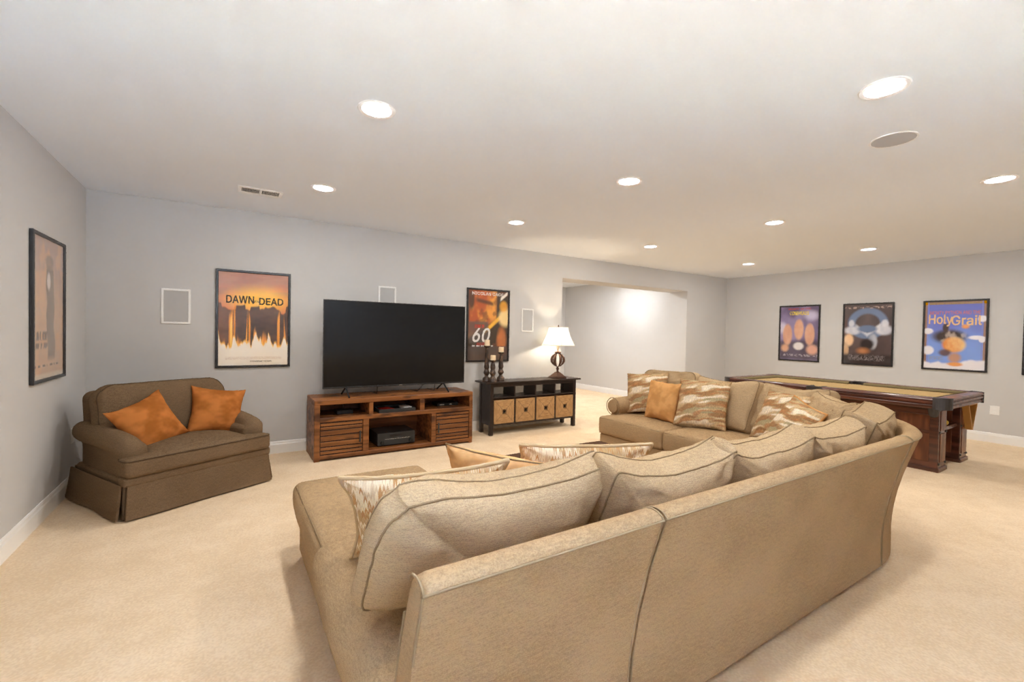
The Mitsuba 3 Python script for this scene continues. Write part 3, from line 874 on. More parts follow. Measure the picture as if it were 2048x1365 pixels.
# ------------------------------------------------------------------ console table with baskets
t = thing('console_table', 'dark espresso console table with open cubbies and four baskets, right of the media console', 'console table')
CX0, CX1, CY0, CY1, CZ = 2.93, 4.40, 5.10, 5.41, .715
ES = 'espresso_wood'
obj('top', cbox(CX0 - .07, CX1 + .07, CY0 - .03, CY1 + .012, CZ - .022, CZ, .004), ES, t)
for x in (CX0, CX1 - .05):
    for y in (CY0, CY1 - .05):
        obj('leg', cbox(x, x + .05, y, y + .05, 0, CZ - .021, .003), ES, t)
for x in (CX0 + .008, CX1 - .042):
    obj('side_panel', cbox(x, x + .034, CY0 + .04, CY1 - .04, .13, CZ - .021, .003), ES, t)
obj('bottom_shelf', cbox(CX0 + .04, CX1 - .04, CY0 + .004, CY1 - .006, .125, .152, .003), ES, t)
obj('middle_shelf', cbox(CX0 + .04, CX1 - .04, CY0 + .004, CY1 - .006, .488, .508, .003), ES, t)
obj('apron', cbox(CX0 + .04, CX1 - .04, CY0 + .004, CY0 + .026, .645, CZ - .021, .003), ES, t)
obj('apron', cbox(CX0 + .04, CX1 - .04, CY1 - .026, CY1 - .004, .645, CZ - .021, .003), ES, t)
bay = [CX0 + .05 + i * (CX1 - CX0 - .1 + .018) / 4 for i in range(5)]
for i in (1, 2, 3):
    obj('divider', cbox(bay[i] - .018, bay[i], CY0 + .006, CY1 - .008, .15, .69, .002), ES, t)
where = ('leftmost', 'second from the left', 'third from the left', 'rightmost, below the table lamp')
for i in range(4):
    a, b = bay[i] + .008, bay[i + 1] - .018 - .008
    b_ = thing('storage_basket', f'woven seagrass basket in the console table, {where[i]}', 'basket', None)
    z0, z1, y0, y1 = .153, .472, CY0 - .004, CY1 - .03
    w, h = b - a, z1 - z0
    n = 28
    g = np.linspace(-1, 1, n)
    gx, gz = np.meshgrid(g, g, indexing='ij')
    hole = .12
    cells, vid = [], np.arange(n * n).reshape(n, n)
    bul = -.006 * (1 - gx ** 2) * (1 - gz ** 2) + .0016 * np.sin(np.maximum(abs(gx), abs(gz)) * 60)
    v = np.stack([a + w * (gx + 1) / 2, y0 + bul, z0 + h * (gz + 1) / 2], -1).reshape(-1, 3)
    for ii in range(n - 1):
        for jj in range(n - 1):
            mx, mz = (g[ii] + g[ii + 1]) / 2, (g[jj] + g[jj + 1]) / 2
            if max(abs(mx), abs(mz)) < hole:
                continue
            cells.append([vid[ii, jj], vid[ii + 1, jj], vid[ii + 1, jj + 1], vid[ii, jj + 1]])
    q = np.array(cells)
    obj('front', trimesh.Trimesh(v, np.vstack([q[:, [0, 1, 2]], q[:, [0, 2, 3]]]), process=False), 'woven_seagrass', b_, True, np.stack([gx, gz], -1).reshape(-1, 2) / 2 + .5)
    obj('body', cat_(box(a, a + .012, y0 + .002, y1, z0, z1), box(b - .012, b, y0 + .002, y1, z0, z1), box(a, b, y1 - .012, y1, z0, z1), box(a, b, y0 + .004, y1, z0, z0 + .01)), 'woven_seagrass', b_)
    cx, cz, hw = (a + b) / 2, (z0 + z1) / 2, w * hole / 2 * 1.15
    obj('hole_rim_and_shade', cat_(cbox(cx - hw - .006, cx + hw + .006, y0 - .011, y0 + .012, cz + hw, cz + hw + .006, .002), cbox(cx - hw - .006, cx + hw + .006, y0 - .011, y0 + .012, cz - hw - .006, cz - hw, .002),
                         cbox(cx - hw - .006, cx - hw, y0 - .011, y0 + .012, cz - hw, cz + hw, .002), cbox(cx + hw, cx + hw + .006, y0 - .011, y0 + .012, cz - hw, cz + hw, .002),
                         box(cx - hw, cx + hw, y0 + .012, y0 + .02, cz - hw, cz + hw)), 'near_black_and_shade', b_, label='dark rim and backing painted as the shade of the hand hole')  # dark backing sheet stands for the shade inside the basket

# candle holders
for x, y, top, ch, r, lab in ((2.925, 5.21, 1.195, .078, .036, 'tall'), (2.975, 5.13, 1.005, .066, .036, 'short'), (3.165, 5.24, 1.105, .070, .036, 'medium')):
    hh = top - CZ
    t = thing('candle_holder', {'tall': 'tallest turned dark bronze candle holder on the console table', 'short': 'shortest turned dark bronze candle holder, between the other two on the console table',
                                'medium': 'mid-height turned dark bronze candle holder, the right one of the three on the console table'}[lab], 'candle holder')
    base = [(.056, 0), (.058, .012), (.052, .022), (.054, .035), (.046, .05), (.028, .065), (.022, .08), (.034, .098), (.042, .118), (.034, .145), (.026, .165)]
    stem = [(.026, .165), (.033, .18), (.036, .195), (.030, .24)]
    for s in np.linspace(0.25, 1, 6):
        stem.append((.030 - .013 * s, .24 + (hh - .03 - .24) * s))
    obj('base', put(lathe(base), (x, y, CZ)), 'aged_bronze', t, 40)
    obj('stem', put(lathe(stem), (x, y, CZ)), 'aged_bronze', t, 40)
    obj('cup', put(lathe([(.017, hh - .03), (.03, hh - .022), (.043, hh - .01), (.045, hh), (.038, hh)]), (x, y, CZ)), 'aged_bronze', t, 40)
    c = thing('pillar_candle', {'tall': 'cream pillar candle on the tallest candle holder', 'short': 'cream pillar candle on the shortest candle holder',
                                'medium': 'cream pillar candle on the right, mid-height candle holder'}[lab], 'candle')
    obj('wax', put(lathe([(r, 0), (r, ch - .004), (r - .004, ch), (r - .012, ch - .003), (.004, ch - .005)]), (x, y, top + .0005)), 'candle_wax', c, 40)
    obj('wick', put(lathe([(.0015, ch - .006), (.0012, ch + .008)], 8), (x, y, top)), 'near_black_and_shade', c, 40)

# table lamp
t = thing('table_lamp', 'lit table lamp with pleated cream shade and open bronze cage body on the console table', 'lamp')
lx, ly = 4.155, 5.24
bs = []
for hw, z0, z1 in ((.098, 0, .016), (.09, .016, .026)):
    bs.append(cbox(-hw, hw, -hw, hw, z0, z1, .004))
pyr = trimesh.PointCloud(np.array([[sx * w, sy * w, z] for w, z in ((.084, .024), (.03, .085)) for sx in (-1, 1) for sy in (-1, 1)])).convex_hull
obj('base', put(cat_(*bs, pyr), (lx, ly, CZ)), 'copper_bronze', t)
obj('stem', put(lathe([(.026, .08), (.030, .09), (.016, .10), (.014, .12), (.024, .132), (.026, .14), (.014, .152), (.014, .165), (.03, .172)], 24), (lx, ly, CZ)), 'copper_bronze', t, 40)
for k in range(6):
    a0 = k * math.pi / 3 + .3
    pts = [[lx + math.cos(a0) * (.022 + .070 * math.sin(math.pi * s) ** .8), ly + math.sin(a0) * (.022 + .070 * math.sin(math.pi * s) ** .8), CZ + .17 + .20 * s] for s in np.linspace(0.03, .97, 14)]
    obj('cage_rib', tube(pts, [.005 + .0125 * math.sin(math.pi * s) for s in np.linspace(0.03, .97, 14)], n=8), 'copper_bronze', t, True)
obj('collar', put(lathe([(.03, .362), (.034, .37), (.048, .378), (.05, .386), (.03, .392), (.012, .396)], 24), (lx, ly, CZ)), 'copper_bronze', t, 40)
obj('socket', put(lathe([(.012, .394), (.012, .43), (.018, .435), (.018, .50)], 20), (lx, ly, CZ)), 'candle_wax', t, 40)
npl, rows = 240, 12
ang = np.arange(npl) / npl * 2 * np.pi
v = []
for i in range(rows + 1):
    s = i / rows
    rad = .243 - .103 * s - .012 * math.sin(math.pi * s)
    rr = rad * (1 + .014 * np.sin(ang * 40))
    v.append(np.stack([lx + rr * np.cos(ang), ly + rr * np.sin(ang), np.full(npl, 1.203 + .268 * s)], 1))
idx = np.arange(npl * (rows + 1)).reshape(rows + 1, npl)
q = np.stack([idx[:-1], np.roll(idx[:-1], -1, 1), np.roll(idx[1:], -1, 1), idx[1:]], -1).reshape(-1, 4)
obj('lamp_shade', trimesh.Trimesh(np.vstack(v), np.vstack([q[:, [0, 1, 2]], q[:, [0, 2, 3]]]), process=False), 'lamp_cloth', t, True, label='pleated cream shade')
for z, rad in ((1.203, .245), (1.471, .141)):
    obj('shade_rim', tube(np.stack([lx + rad * np.cos(ang[::5]), ly + rad * np.sin(ang[::5]), np.full(48, z)], 1), .003, True, 6), 'candle_wax', t, True)
bulb = trimesh.creation.icosphere(2, .032)
obj('bulb', put(bulb, (lx, ly, 1.30)), 'white_plastic', t, True, emitter={'type': 'area', 'radiance': rgb(*BULB)})
obj('finial', put(lathe([(.004, .58), (.004, .76), (.010, .768), (.010, .778), (.003, .79)], 12), (lx, ly, CZ)), 'copper_bronze', t, 40)
obj('shade_spider', cat_(tube([[lx - .14, ly, 1.468], [lx + .14, ly, 1.468]], .0025, n=6), tube([[lx, ly - .14, 1.468], [lx, ly + .14, 1.468]], .0025, n=6)), 'copper_bronze', t)

# ------------------------------------------------------------------ armchair (its own frame: u along the front, v towards the back)
AC0, ACY = (-.607, 4.025), 28.56


def ac(m):
    return put(m, (AC0[0], AC0[1], 0), ACY)


t = thing('armchair', 'wide brown upholstered armchair with rolled arms and a skirt, in the left corner', 'armchair')
BF = 'brown_fabric'
obj('base', ac(soft_box(.02, 1.05, .03, .88, .06, .285, .03)), BF, t, True)
# flared skirt panels
SKP = lambda out, th: [(0, .25), (.004, .245), (.012, .15), (out * .7, .05), (out, .012), (out - th, .010), (out * .7 - th, .05), (-.004, .15), (-.012, .245)]


def skirt(a, b, nrm, flare_a=1.0, flare_b=1.0, segs=14):
    a, b, nrm = np.array(a, float), np.array(b, float), np.array(nrm, float)
    d = (b - a) / np.linalg.norm(b - a)
    prof = np.array(SKP(.03, .012))
    v, f = [], []
    n = len(prof)
    for i in range(segs + 1):
        s = i / segs
        base = a + (b - a) * s
        low = np.clip((.25 - prof[:, 1]) / .24, 0, 1)
        side = (-flare_a * max(0, 1 - s * 9) + flare_b * max(0, 1 - (1 - s) * 9)) * .022 * low ** 1.3
        ripple = .006 * math.sin(s * 9 + a[0] * 3) * low
        xy = base[None] + nrm[None] * (prof[:, :1] + ripple[:, None]) + d[None] * side[:, None]
        v.append(np.column_stack([xy, prof[:, 1]]))
    for i in range(segs):
        for k in range(n):
            k2 = (k + 1) % n
            f += [[i * n + k, (i + 1) * n + k, (i + 1) * n + k2], [i * n + k, (i + 1) * n + k2, i * n + k2]]
    for k in range(1, n - 1):
        f += [[0, k, k + 1], [segs * n, segs * n + k + 1, segs * n + k]]
    m = trimesh.Trimesh(np.vstack(v), f, process=False)
    trimesh.repair.fix_normals(m)
    return m


obj('skirt_panel', ac(skirt((.03, .005), (1.045, .005), (0, -1))), BF, t, 50)
obj('skirt_panel', ac(skirt((-.0, .9), (-.0, .045), (-1, 0))), BF, t, 50)
obj('skirt_panel', ac(skirt((1.075, .045), (1.075, .9), (1, 0))), BF, t, 50)
obj('skirt_panel', ac(skirt((1.045, .92), (.03, .92), (0, 1))), BF, t, 50)
for u_, v_ in ((.022, .03), (1.052, .03)):
    obj('shaded_corner_pleat', ac(put(lathe([(.016, .012), (.012, .24)], 14), (u_, v_, 0))), 'brown_piping_and_shade', t, 40)  # recess shade put into the darker brown of the pleats
obj('front_rail', ac(soft_box(.005, 1.07, -.005, .10, .235, .305, .022)), BF, t, True)
man = lambda m: m3.Manifold(m3.Mesh(np.asarray(m.vertices, np.float32), np.asarray(m.faces, np.uint32)))


def hull_spheres(pts):
    ms = [trimesh.creation.icosphere(3, r).apply_translation(p) for *p, r in pts]
    return trimesh.util.concatenate(ms).convex_hull


def arm_mesh(s):
    """One rolled arm; s=0 left, 1 right."""
    cx = lambda u: u if s == 0 else 1.075 - u
    roll = [hull_spheres([(cx(.088), .13, .485, .082), (cx(.075), .32, .515, .082)]), hull_spheres([(cx(.075), .32, .515, .082), (cx(.05), .78, .54, .085)]),
            hull_spheres([(cx(.088), .13, .485, .082), (cx(.10), .115, .33, .06)])]
    pan = hull_spheres([(cx(u), v, z, .045) for u in (.085, .15) for v in (.13, .80) for z in (.25, .47)])
    m = man(roll[0])
    for q in roll[1:] + [pan]:
        m = m + man(q)
    m = m.refine_to_length(.03)
    mm = m.to_mesh()
    tm = trimesh.Trimesh(mm.vert_properties[:, :3], mm.tri_verts)
    trimesh.smoothing.filter_taubin(tm, .5, -.53, 12)
    return tm


obj('arm', ac(arm_mesh(0)), BF, t, True)
obj('arm', ac(arm_mesh(1)), BF, t, True)
obj('back_frame', ac(put(soft_box(-.485, .485, -.07, .07, -.36, .30, .065), (.535, .80, .545), 0, -8)), BF, t, True)
bc, _, bp = cushion(.93, .50, .25, .13, 34, .0, 0, .45, .006, 4, wave=.008, pipe=.004, corners=(.05, .05, .13, .13))
obj('back_cushion', ac(put(bc, (.52, .63, .645), 0, -14)), BF, t, 50)
obj('back_cushion_piping', ac(put(bp, (.52, .63, .645), 0, -14)), 'brown_piping_and_shade', t, True)
sc = man(soft_box(.005, 1.055, -.035, .125, .300, .432, .034, .012, wob=.002)) + man(soft_box(.175, .90, -.03, .62, .300, .432, .034, .05, wob=.003))
sm = sc.to_mesh()
obj('seat_cushion', ac(trimesh.Trimesh(sm.vert_properties[:, :3], sm.tri_verts)), BF, t, 45)
pp = [(u, v, .42) for u, v in ((.02, .12), (.006, .08), (.006, 0), (.03, -.032), (.53, -.036), (1.03, -.032), (1.054, 0), (1.054, .08), (1.04, .12))]
obj('seat_piping', ac(tube(pp, .0045, n=6)), 'brown_piping_and_shade', t, True)


def pillow(name, lab, cat, at, yaw, lean, roll, w, h, th, material, seed, group=None, pinch=.07, pipe=0, puff=.5, pmat='piping_fabric', n=40, wr=.006):
    m, uv, pip = cushion(w, h, th, 0, n, pinch, 0, puff, wr, seed, wave=.008, pipe=pipe)
    t = thing(name, lab, cat, group)
    obj('cover', put(m, at, yaw, lean, roll), material, t, True, uv)
    if pip is not None:
        obj('piping', put(pip, at, yaw, lean, roll), pmat, t, True)
    return t


def ac_at(u, v, z):
    return tuple(ac(trimesh.PointCloud([[u, v, z]]).convex_hull if False else trimesh.Trimesh([[u, v, z]] * 3, [[0, 1, 2]], process=False)).vertices[0])


pillow('throw_pillow', 'rust suede throw pillow tilted against the left arm of the brown armchair', 'pillow', ac_at(.30, .37, .60), ACY + 6, -24, -20, .43, .43, .17, 'rust_suede', 11, pinch=.13)
pillow('throw_pillow', 'rust suede throw pillow against the right arm of the brown armchair', 'pillow', ac_at(.83, .42, .625), ACY - 14, -22, 10, .43, .43, .17, 'rust_suede', 12, pinch=.13)

# ------------------------------------------------------------------ sectional sofa
SF = 'sofa_fabric'
# back profile: (outward from the floor line, height)
OUT = [(0, .02), (0, .10), (-.002, .18), (.002, .26), (.010, .34), (.026, .44), (.052, .55), (.084, .66), (.123, .785)]
TOP = [(.126, .797), (.120, .806), (.105, .814), (.085, .817), (.062, .813), (.045, .803), (.038, .79)]
INN = [(.010, .70), (-.02, .60), (-.05, .48), (-.07, .36), (-.08, .20), (-.08, .02)]
BACKP = (OUT + TOP + INN)


def back_path(kind, a, b, k=2):
    if kind == 'x':
        return [((x, 1.03), (0, -1)) for x in np.linspace(a, b, k)]
    if kind == 'y':
        return [((4.27, y), (1, 0)) for y in np.linspace(a, b, k)]
    return [((3.3 + .97 * math.cos(q), 2.0 + .97 * math.sin(q)), (math.cos(q), math.sin(q))) for q in np.radians(np.linspace(a, b, k))]


def add_back(t, path, round_a=False, round_b=False):
    """The padded back of a section with its corded seams; ends that show are rounded over."""
    path = [(np.array(q), np.array(o)) for q, o in path]
    P = np.array(BACKP)
    rings = []
    c = np.array([0.02, .45])
    def ring(q, o, k, shift):
        PP = c + (P - c) * [1 - .0 * k, 1]
        ins = np.zeros_like(PP)
        PP = P.copy()
        hi = np.clip((P[:, 1] - .55) / .25, 0, 1)
        PP[:, 1] -= k * hi * .022
        PP[:, 0] -= k * np.sign(P[:, 0] - (.03 + (P[:, 1] - .4) * .2)) * .010
        d = shift
        return np.column_stack([q[None] + d[None] + PP[:, :1] * o[None], PP[:, 1]])
    d0 = path[1][0] - path[0][0]
    d0 = d0 / np.linalg.norm(d0)
    d1 = path[-1][0] - path[-2][0]
    d1 = d1 / np.linalg.norm(d1)
    z2 = np.zeros(2)
    seq = []
    if round_a:
        seq += [(path[0][0], path[0][1], k, d0 * s) for k, s in ((1, 0), (.5, .006), (.15, .018), (0, .035))]
    else:
        seq += [(path[0][0], path[0][1], k, d0 * s) for k, s in ((.5, 0), (.12, .004), (0, .010))]
    seq += [(q, o, 0, z2) for q, o in path[1:-1]]
    if round_b:
        seq += [(path[-1][0], path[-1][1], k, -d1 * s) for k, s in ((0, .035), (.15, .018), (.5, .006), (1, 0))]
    else:
        seq += [(path[-1][0], path[-1][1], k, -d1 * s) for k, s in ((0, .010), (.12, .004), (.5, 0))]
    n = len(P)
    v = np.vstack([ring(*s) for s in seq])
    f = []
    for i in range(len(seq) - 1):
        for k in range(n):
            k2 = (k + 1) % n
            f += [[i * n + k, i * n + k2, (i + 1) * n + k2], [i * n + k, (i + 1) * n + k2, (i + 1) * n + k]]
    tv, tf = trimesh.creation.triangulate_polygon(Polygon(P), engine='earcut')
    lut = [int(np.argmin(np.linalg.norm(P - q, axis=1))) for q in tv]
    e = np.array([[lut[a], lut[b], lut[c_]] for a, b, c_ in tf])
    last = (len(seq) - 1) * n
    m = trimesh.Trimesh(v, np.vstack([f, e, last + e[:, ::-1]]), process=False)
    trimesh.repair.fix_normals(m)
    obj('back', m, SF, t, 38)
    # cords: along the outer top edge and down both ends
    cords = []
    io = len(OUT)
    mids = [(q, o) for q, o in path]
    cords.append(tube([np.append(q + o * (P[io, 0] + .001), P[io, 1] - .004) for q, o in mids], .0034, n=6))
    for (q, o), dd in ((path[0], d0), (path[-1], -d1)):
        cords.append(tube([np.append(q + dd * .003 + o * (a - .0005), b) for a, b in BACKP[:len(OUT) + len(TOP)]], .0034, n=6))
        if round_a and dd is d0:
            cords.append(tube([np.append(q + dd * .002 + o * (a + .002), b) for a, b in INN], .0034, n=6))
    obj('back_piping', cat_(*cords), 'cord_fabric', t, True)


matte('cord_fabric', (0.30, 0.22, 0.13))


def seat_cushion(t, x0, x1, y0, y1, z0=.262, z1=.455, puff=.022, seed=0, r=.035, edge='x', lab=None):
    obj('seat_cushion', soft_box(x0, x1, y0, y1, z0, z1, r, puff, seed=seed, wob=.004, pside=.012), SF, t, True, label=lab)


# chaise section
t = thing('sofa_section', 'chaise end section of the tan sectional sofa, nearest the viewer', 'sofa')
add_back(t, back_path('x', .358, 1.150, 4), round_a=True)
obj('base', soft_box(.372, 1.150, 1.04, 2.93, .03, .262, .02, 0), SF, t, True)
obj('seat_cushion', soft_box(.345, 1.150, 1.98, 2.99, .258, .435, .045, .02, seed=3, wob=.004, pside=.02), SF, t, True)
obj('seat_cushion', soft_box(.318, 1.150, 1.08, 2.06, .256, .445, .06, .05, seed=4, wob=.006, pside=.03), SF, t, True)
obj('cushion_piping', cat_(tube([(.352, y, .422 + .004 * math.sin(y * 9)) for y in np.linspace(2.02, 2.93, 12)], .0045, n=6),
                            tube([(.362, y, .268) for y in np.linspace(1.3, 2.95, 12)], .005, n=6)), 'piping_fabric', t, True)
obj('foot', cat_(*[cbox(x, x + .05, y, y + .05, 0, .032, .003) for x in (.42, 1.06) for y in (1.1, 2.8)]), 'near_black_and_shade', t)
# long middle section
t = thing('sofa_section', 'long armless middle section of the tan sectional sofa', 'sofa')
add_back(t, back_path('x', 1.160, 3.296, 4))
obj('base', soft_box(1.160, 3.296, 1.04, 1.95, .03, .262, .02), SF, t, True)
for i in range(2):
    seat_cushion(t, 1.166 + i * 1.066, 1.166 + (i + 1) * 1.066 - .006, 1.12, 1.99, seed=7 + i)
obj('foot', cat_(*[cbox(x, x + .05, y, y + .05, 0, .032, .003) for x in (1.25, 3.15) for y in (1.1, 1.85)]), 'near_black_and_shade', t)
# curved corner
t = thing('sofa_section', 'curved corner section of the tan sectional sofa', 'sofa')
add_back(t, back_path('c', -89.4, -.6, 22))
angs = np.radians(np.linspace(-88.5, -1.5, 20))
wedge = Polygon([(3.31, 1.99)] + [(3.3 + .93 * math.cos(q), 2.0 + .93 * math.sin(q)) for q in angs])
obj('base', prism(wedge, .03, .262), SF, t)
wedge2 = Polygon([(3.31, 1.99)] + [(3.3 + .86 * math.cos(q), 2.0 + .86 * math.sin(q)) for q in angs])
lay = [(0.03, .264), (.01, .272), (0, .29), (0, .43), (.01, .448), (.03, .458)]
obj('seat_cushion', cat_(*[prism(wedge2.buffer(-a_[0]), a_[1], b_[1]) for a_, b_ in zip(lay[:-1], lay[1:])]), SF, t)
obj('foot', cat_(*[cbox(x, x + .05, y, y + .05, 0, .032, .003) for x, y in ((3.4, 1.2), (3.4, 1.85), (4.0, 1.75))]), 'near_black_and_shade', t)
# far section with the rolled arm
t = thing('sofa_section', 'far section of the tan sectional sofa, with a rolled arm at its end', 'sofa')
add_back(t, back_path('y', 2.004, 3.72, 4), round_b=True)
obj('base', soft_box(3.555, 4.26, 2.004, 3.70, .03, .262, .02), SF, t, True)
seat_cushion(t, 3.53, 4.20, 2.01, 2.825, seed=11)
seat_cushion(t, 3.53, 4.20, 2.832, 3.70, seed=12)
obj('cushion_piping', cat_(*[tube([(3.536, y, z) for y in np.linspace(a, b, 8)], .0045, n=6) for a, b in ((2.04, 2.8), (2.86, 3.68)) for z in (.44, .278)]), 'piping_fabric', t, True)
arm = man(hull_spheres([(3.80, 3.665, .555, .098), (4.33, 3.665, .565, .098)])) + man(hull_spheres([(x, y, z, .03) for x in (3.78, 4.25) for y in (3.63, 3.70) for z in (.10, .5)]))
arm = arm.trim_by_plane((1, 0, 0), 3.72).refine_to_length(.03).to_mesh()
obj('arm', trimesh.Trimesh(arm.vert_properties[:, :3], arm.tri_verts), SF, t, 45)
obj('arm_front', put(lathe([(.07, 0), (.074, .006), (.066, .012), (.0005, .014)], 28), (3.72, 3.665, .555), 0, 0, -90), SF, t, 40)
obj('arm_piping', tube([(3.719, 3.665 + .097 * math.cos(q), .555 + .097 * math.sin(q)) for q in np.linspace(0, 2 * math.pi, 28)[:-1]], .0042, True, 6), 'piping_fabric', t, True)
obj('foot', cat_(*[cbox(x, x + .05, y, y + .05, 0, .032, .003) for x in (3.6, 4.15) for y in (2.1, 3.6)]), 'near_black_and_shade', t)


# loose back cushions
def back_cushion(lab, at, yaw, lean, roll, w, h, th, band, seed, rnd=.1, sag=.02, wr=.014, lift=0, corners=(.03, .03, .03, .03), fsag=.02):
    m, uv, pip = cushion(w, h, th, band, 46, 0, rnd, .56, wr, seed, sag, .014, .0036, lift, corners, fsag)
    t = thing('back_cushion', lab, 'cushion')
    obj('cover', put(m, at, yaw, lean, roll), 'cushion_fabric', t, 42)
    obj('piping', put(pip, at, yaw, lean, roll), 'piping_fabric', t, True)


back_cushion('big tan back cushion with rounded corners at the chaise end, nearest the viewer', (.745, 1.283, .735), 180, -27, -3.5, .80, .47, .33, .085, 21, sag=.065, wr=.007, lift=.0, corners=(.03, .03, .03, .19), fsag=.03)
back_cushion('tan back cushion beside the big chaise cushion, second from the near end of the sofa', (1.49, 1.235, .675), 180, -21, -2, .73, .46, .33, .12, 22, sag=.035, lift=.03)
back_cushion('crumpled tan back cushion in the middle of the long sofa back', (2.20, 1.235, .665), 180, -23, 1, .72, .45, .33, .12, 23, sag=.03, lift=.025)
back_cushion('tan back cushion at the far end of the long sofa back, before the curved corner', (2.86, 1.235, .665), 178, -23, 0, .60, .45, .33, .12, 24, sag=.025, lift=.02)
back_cushion('tan back cushion propped in the bend of the curved sofa corner', (3.52, 1.255, .68), -172, -18, 2, .52, .46, .32, .17, 25, sag=.02, lift=.02)
back_cushion('tan back cushion in the far half of the curved corner, next to the pool table', (3.93, 1.56, .69), -132, -20, 2, .60, .47, .28, .13, 26)
back_cushion('tan back cushion behind the patterned pillows in the sofa corner', (4.20, 1.98, .70), -106, -22, 0, .66, .50, .27, .12, 27)
back_cushion('smooth tan back cushion right of the largest patterned pillow on the far sofa section', (4.27, 2.66, .695), -97, -24, 0, .72, .50, .29, .14, 28, wr=.006)
back_cushion('tan back cushion mostly hidden behind the two throw pillows by the rolled arm', (4.31, 3.36, .715), -92, -14, 0, .72, .50, .22, .13, 29, sag=0, corners=(.03, .03, .10, .06))

G = None
pillow('throw_pillow', 'flame patterned throw pillow beside the rolled sofa arm', 'pillow', (4.06, 3.47, .715), -62, -22, -5, .47, .48, .19, 'flame_chenille', 31)
pillow('throw_pillow', 'plain orange suede throw pillow between two flame patterned pillows', 'pillow', (3.92, 3.14, .675), -92, -12, 0, .41, .42, .17, 'orange_suede', 32)
pillow('throw_pillow', 'largest flame patterned throw pillow, right of the plain orange suede pillow', 'pillow', (3.985, 2.715, .705), -72, -24, -1, .50, .50, .19, 'flame_chenille', 33)
pillow('throw_pillow', 'flame patterned throw pillow leaning in the sofa corner on a tan back cushion', 'pillow', (4.02, 1.98, .69), -108, -26, 0, .46, .47, .18, 'flame_chenille', 34)
pillow('throw_pillow', 'flame patterned throw pillow with an orange edge, frontmost in the sofa corner', 'pillow', (3.80, 1.79, .655), -122, -30, 12, .46, .46, .18, 'flame_chenille', 35, pipe=.008, pmat='orange_suede')
pillow('throw_pillow', 'rust coloured pillow poking out behind the patterned pillows in the sofa corner', 'pillow', (3.90, 1.62, .66), -130, -24, -8, .40, .40, .16, 'orange_suede', 36)
pillow('throw_pillow', 'zigzag knit lumbar pillow behind the big chaise cushion', 'pillow', (.665, 1.62, .675), 160, -22, 4, .62, .40, .17, 'zigzag_knit', 37, pinch=.15, pipe=.009, pmat='zigzag_cord')
matte('zigzag_cord', (0.52, 0.38, 0.22))
pillow('throw_pillow', 'tan leather throw pillow with one corner up, between the two knit pillows', 'pillow', (1.045, 1.69, .655), 124, -24, -4, .52, .42, .20, 'tan_leather', 38, pipe=.004)
pillow('throw_pillow', 'zigzag knit lumbar pillow behind the second back cushion, in front of the ottoman', 'pillow', (1.43, 1.60, .69), 155, -24, 0, .62, .38, .17, 'zigzag_knit', 39, pipe=.009, pmat='zigzag_cord')

t = thing('ottoman', 'dark brown upholstered ottoman in the bay of the sectional sofa', 'ottoman')
obj('cushion_top', soft_box(1.74, 2.86, 2.12, 2.97, .27, .415, .045, .02), 'ottoman_fabric', t, True)
obj('base', soft_box(1.76, 2.84, 2.14, 2.95, .06, .275, .02), 'ottoman_fabric', t, True)
for x in (1.8, 2.74):
    for y in (2.18, 2.85):
        obj('leg', cbox(x, x + .06, y, y + .06, 0, .062, .004), 'espresso_wood', t)

# ------------------------------------------------------------------ pool table
t = thing('pool_table', 'dark mahogany pool table with tan felt behind the sectional sofa', 'pool table')
QX0, QX1, QY0, QY1, QZ = 5.95, 7.30, 1.365, 3.76, .80
MG = 'mahogany'
RW = .145
obj('playing_surface', box(QX0 + .12, QX1 - .12, QY0 + .12, QY1 - .12, .735, .765), 'tan_felt', t, label='tan felt playing surface')
RAILP = [(-.145, .752), (-.145, .792), (-.10, .80), (-.02, .80), (-.004, .792), (0, .778), (-.012, .770), (-.004, .760), (-.004, .742), (-.016, .732), (-.010, .722), (-.010, .700), (-.022, .690), (-.10, .690)]
pk = .085


def rail(a, b, nrm):
    obj('rail', sweep(RAILP, [(a, nrm), (b, nrm)]), MG, t)
    CU = [(-.195, .770), (-.190, .782), (-.145, .798), (-.142, .798), (-.142, .760), (-.17, .760)]
    obj('cushion_rail', sweep(CU, [(a, nrm), (b, nrm)]), 'olive_felt', t, label='olive felt cushion')


ymid = (QY0 + QY1) / 2
for x, nrm in ((QX0, (-1, 0)), (QX1, (1, 0))):
    rail((x, QY0 + .12), (x, ymid - pk), nrm)
    rail((x, ymid + pk), (x, QY1 - .12), nrm)
for y, nrm in ((QY0, (0, -1)), (QY1, (0, 1))):
    rail((QX0 + .12, y), (QX1 - .12, y), nrm)
for x, sx in ((QX0, 1), (QX1, -1)):
    for y, sy in ((QY0, 1), (QY1, -1)):
        pts = [(x + sx * (.125 - .125 * math.cos(q)), y + sy * (.125 - .125 * math.sin(q))) for q in np.linspace(0, math.pi / 2, 9)]
        inn = [(x + sx * (.135 - .055 * math.cos(q)), y + sy * (.135 - .055 * math.sin(q))) for q in np.linspace(math.pi / 2, 0, 9)]
        p_ = obj('pocket', prism(Polygon(pts + inn).buffer(0), .685, .803), 'black_leather', t, label='dark leather corner pocket')
        obj('net', put(lathe([(.02, -.10), (.035, -.085), (.045, -.04), (.05, 0)], 20), (x + sx * .15, y + sy * .15, .69)), 'black_leather', p_, 40)
    p_ = obj('pocket', cat_(cbox(min(x, x + sx * .15), max(x, x + sx * .15), ymid - pk, ymid - pk + .035, .69, .803, .01), cbox(min(x, x + sx * .15), max(x, x + sx * .15), ymid + pk - .035, ymid + pk, .69, .803, .01),
                           cbox(min(x - sx * .006, x + sx * .03), max(x - sx * .006, x + sx * .03), ymid - pk, ymid + pk, .69, .803, .01)), 'black_leather', t, label='dark leather side pocket')
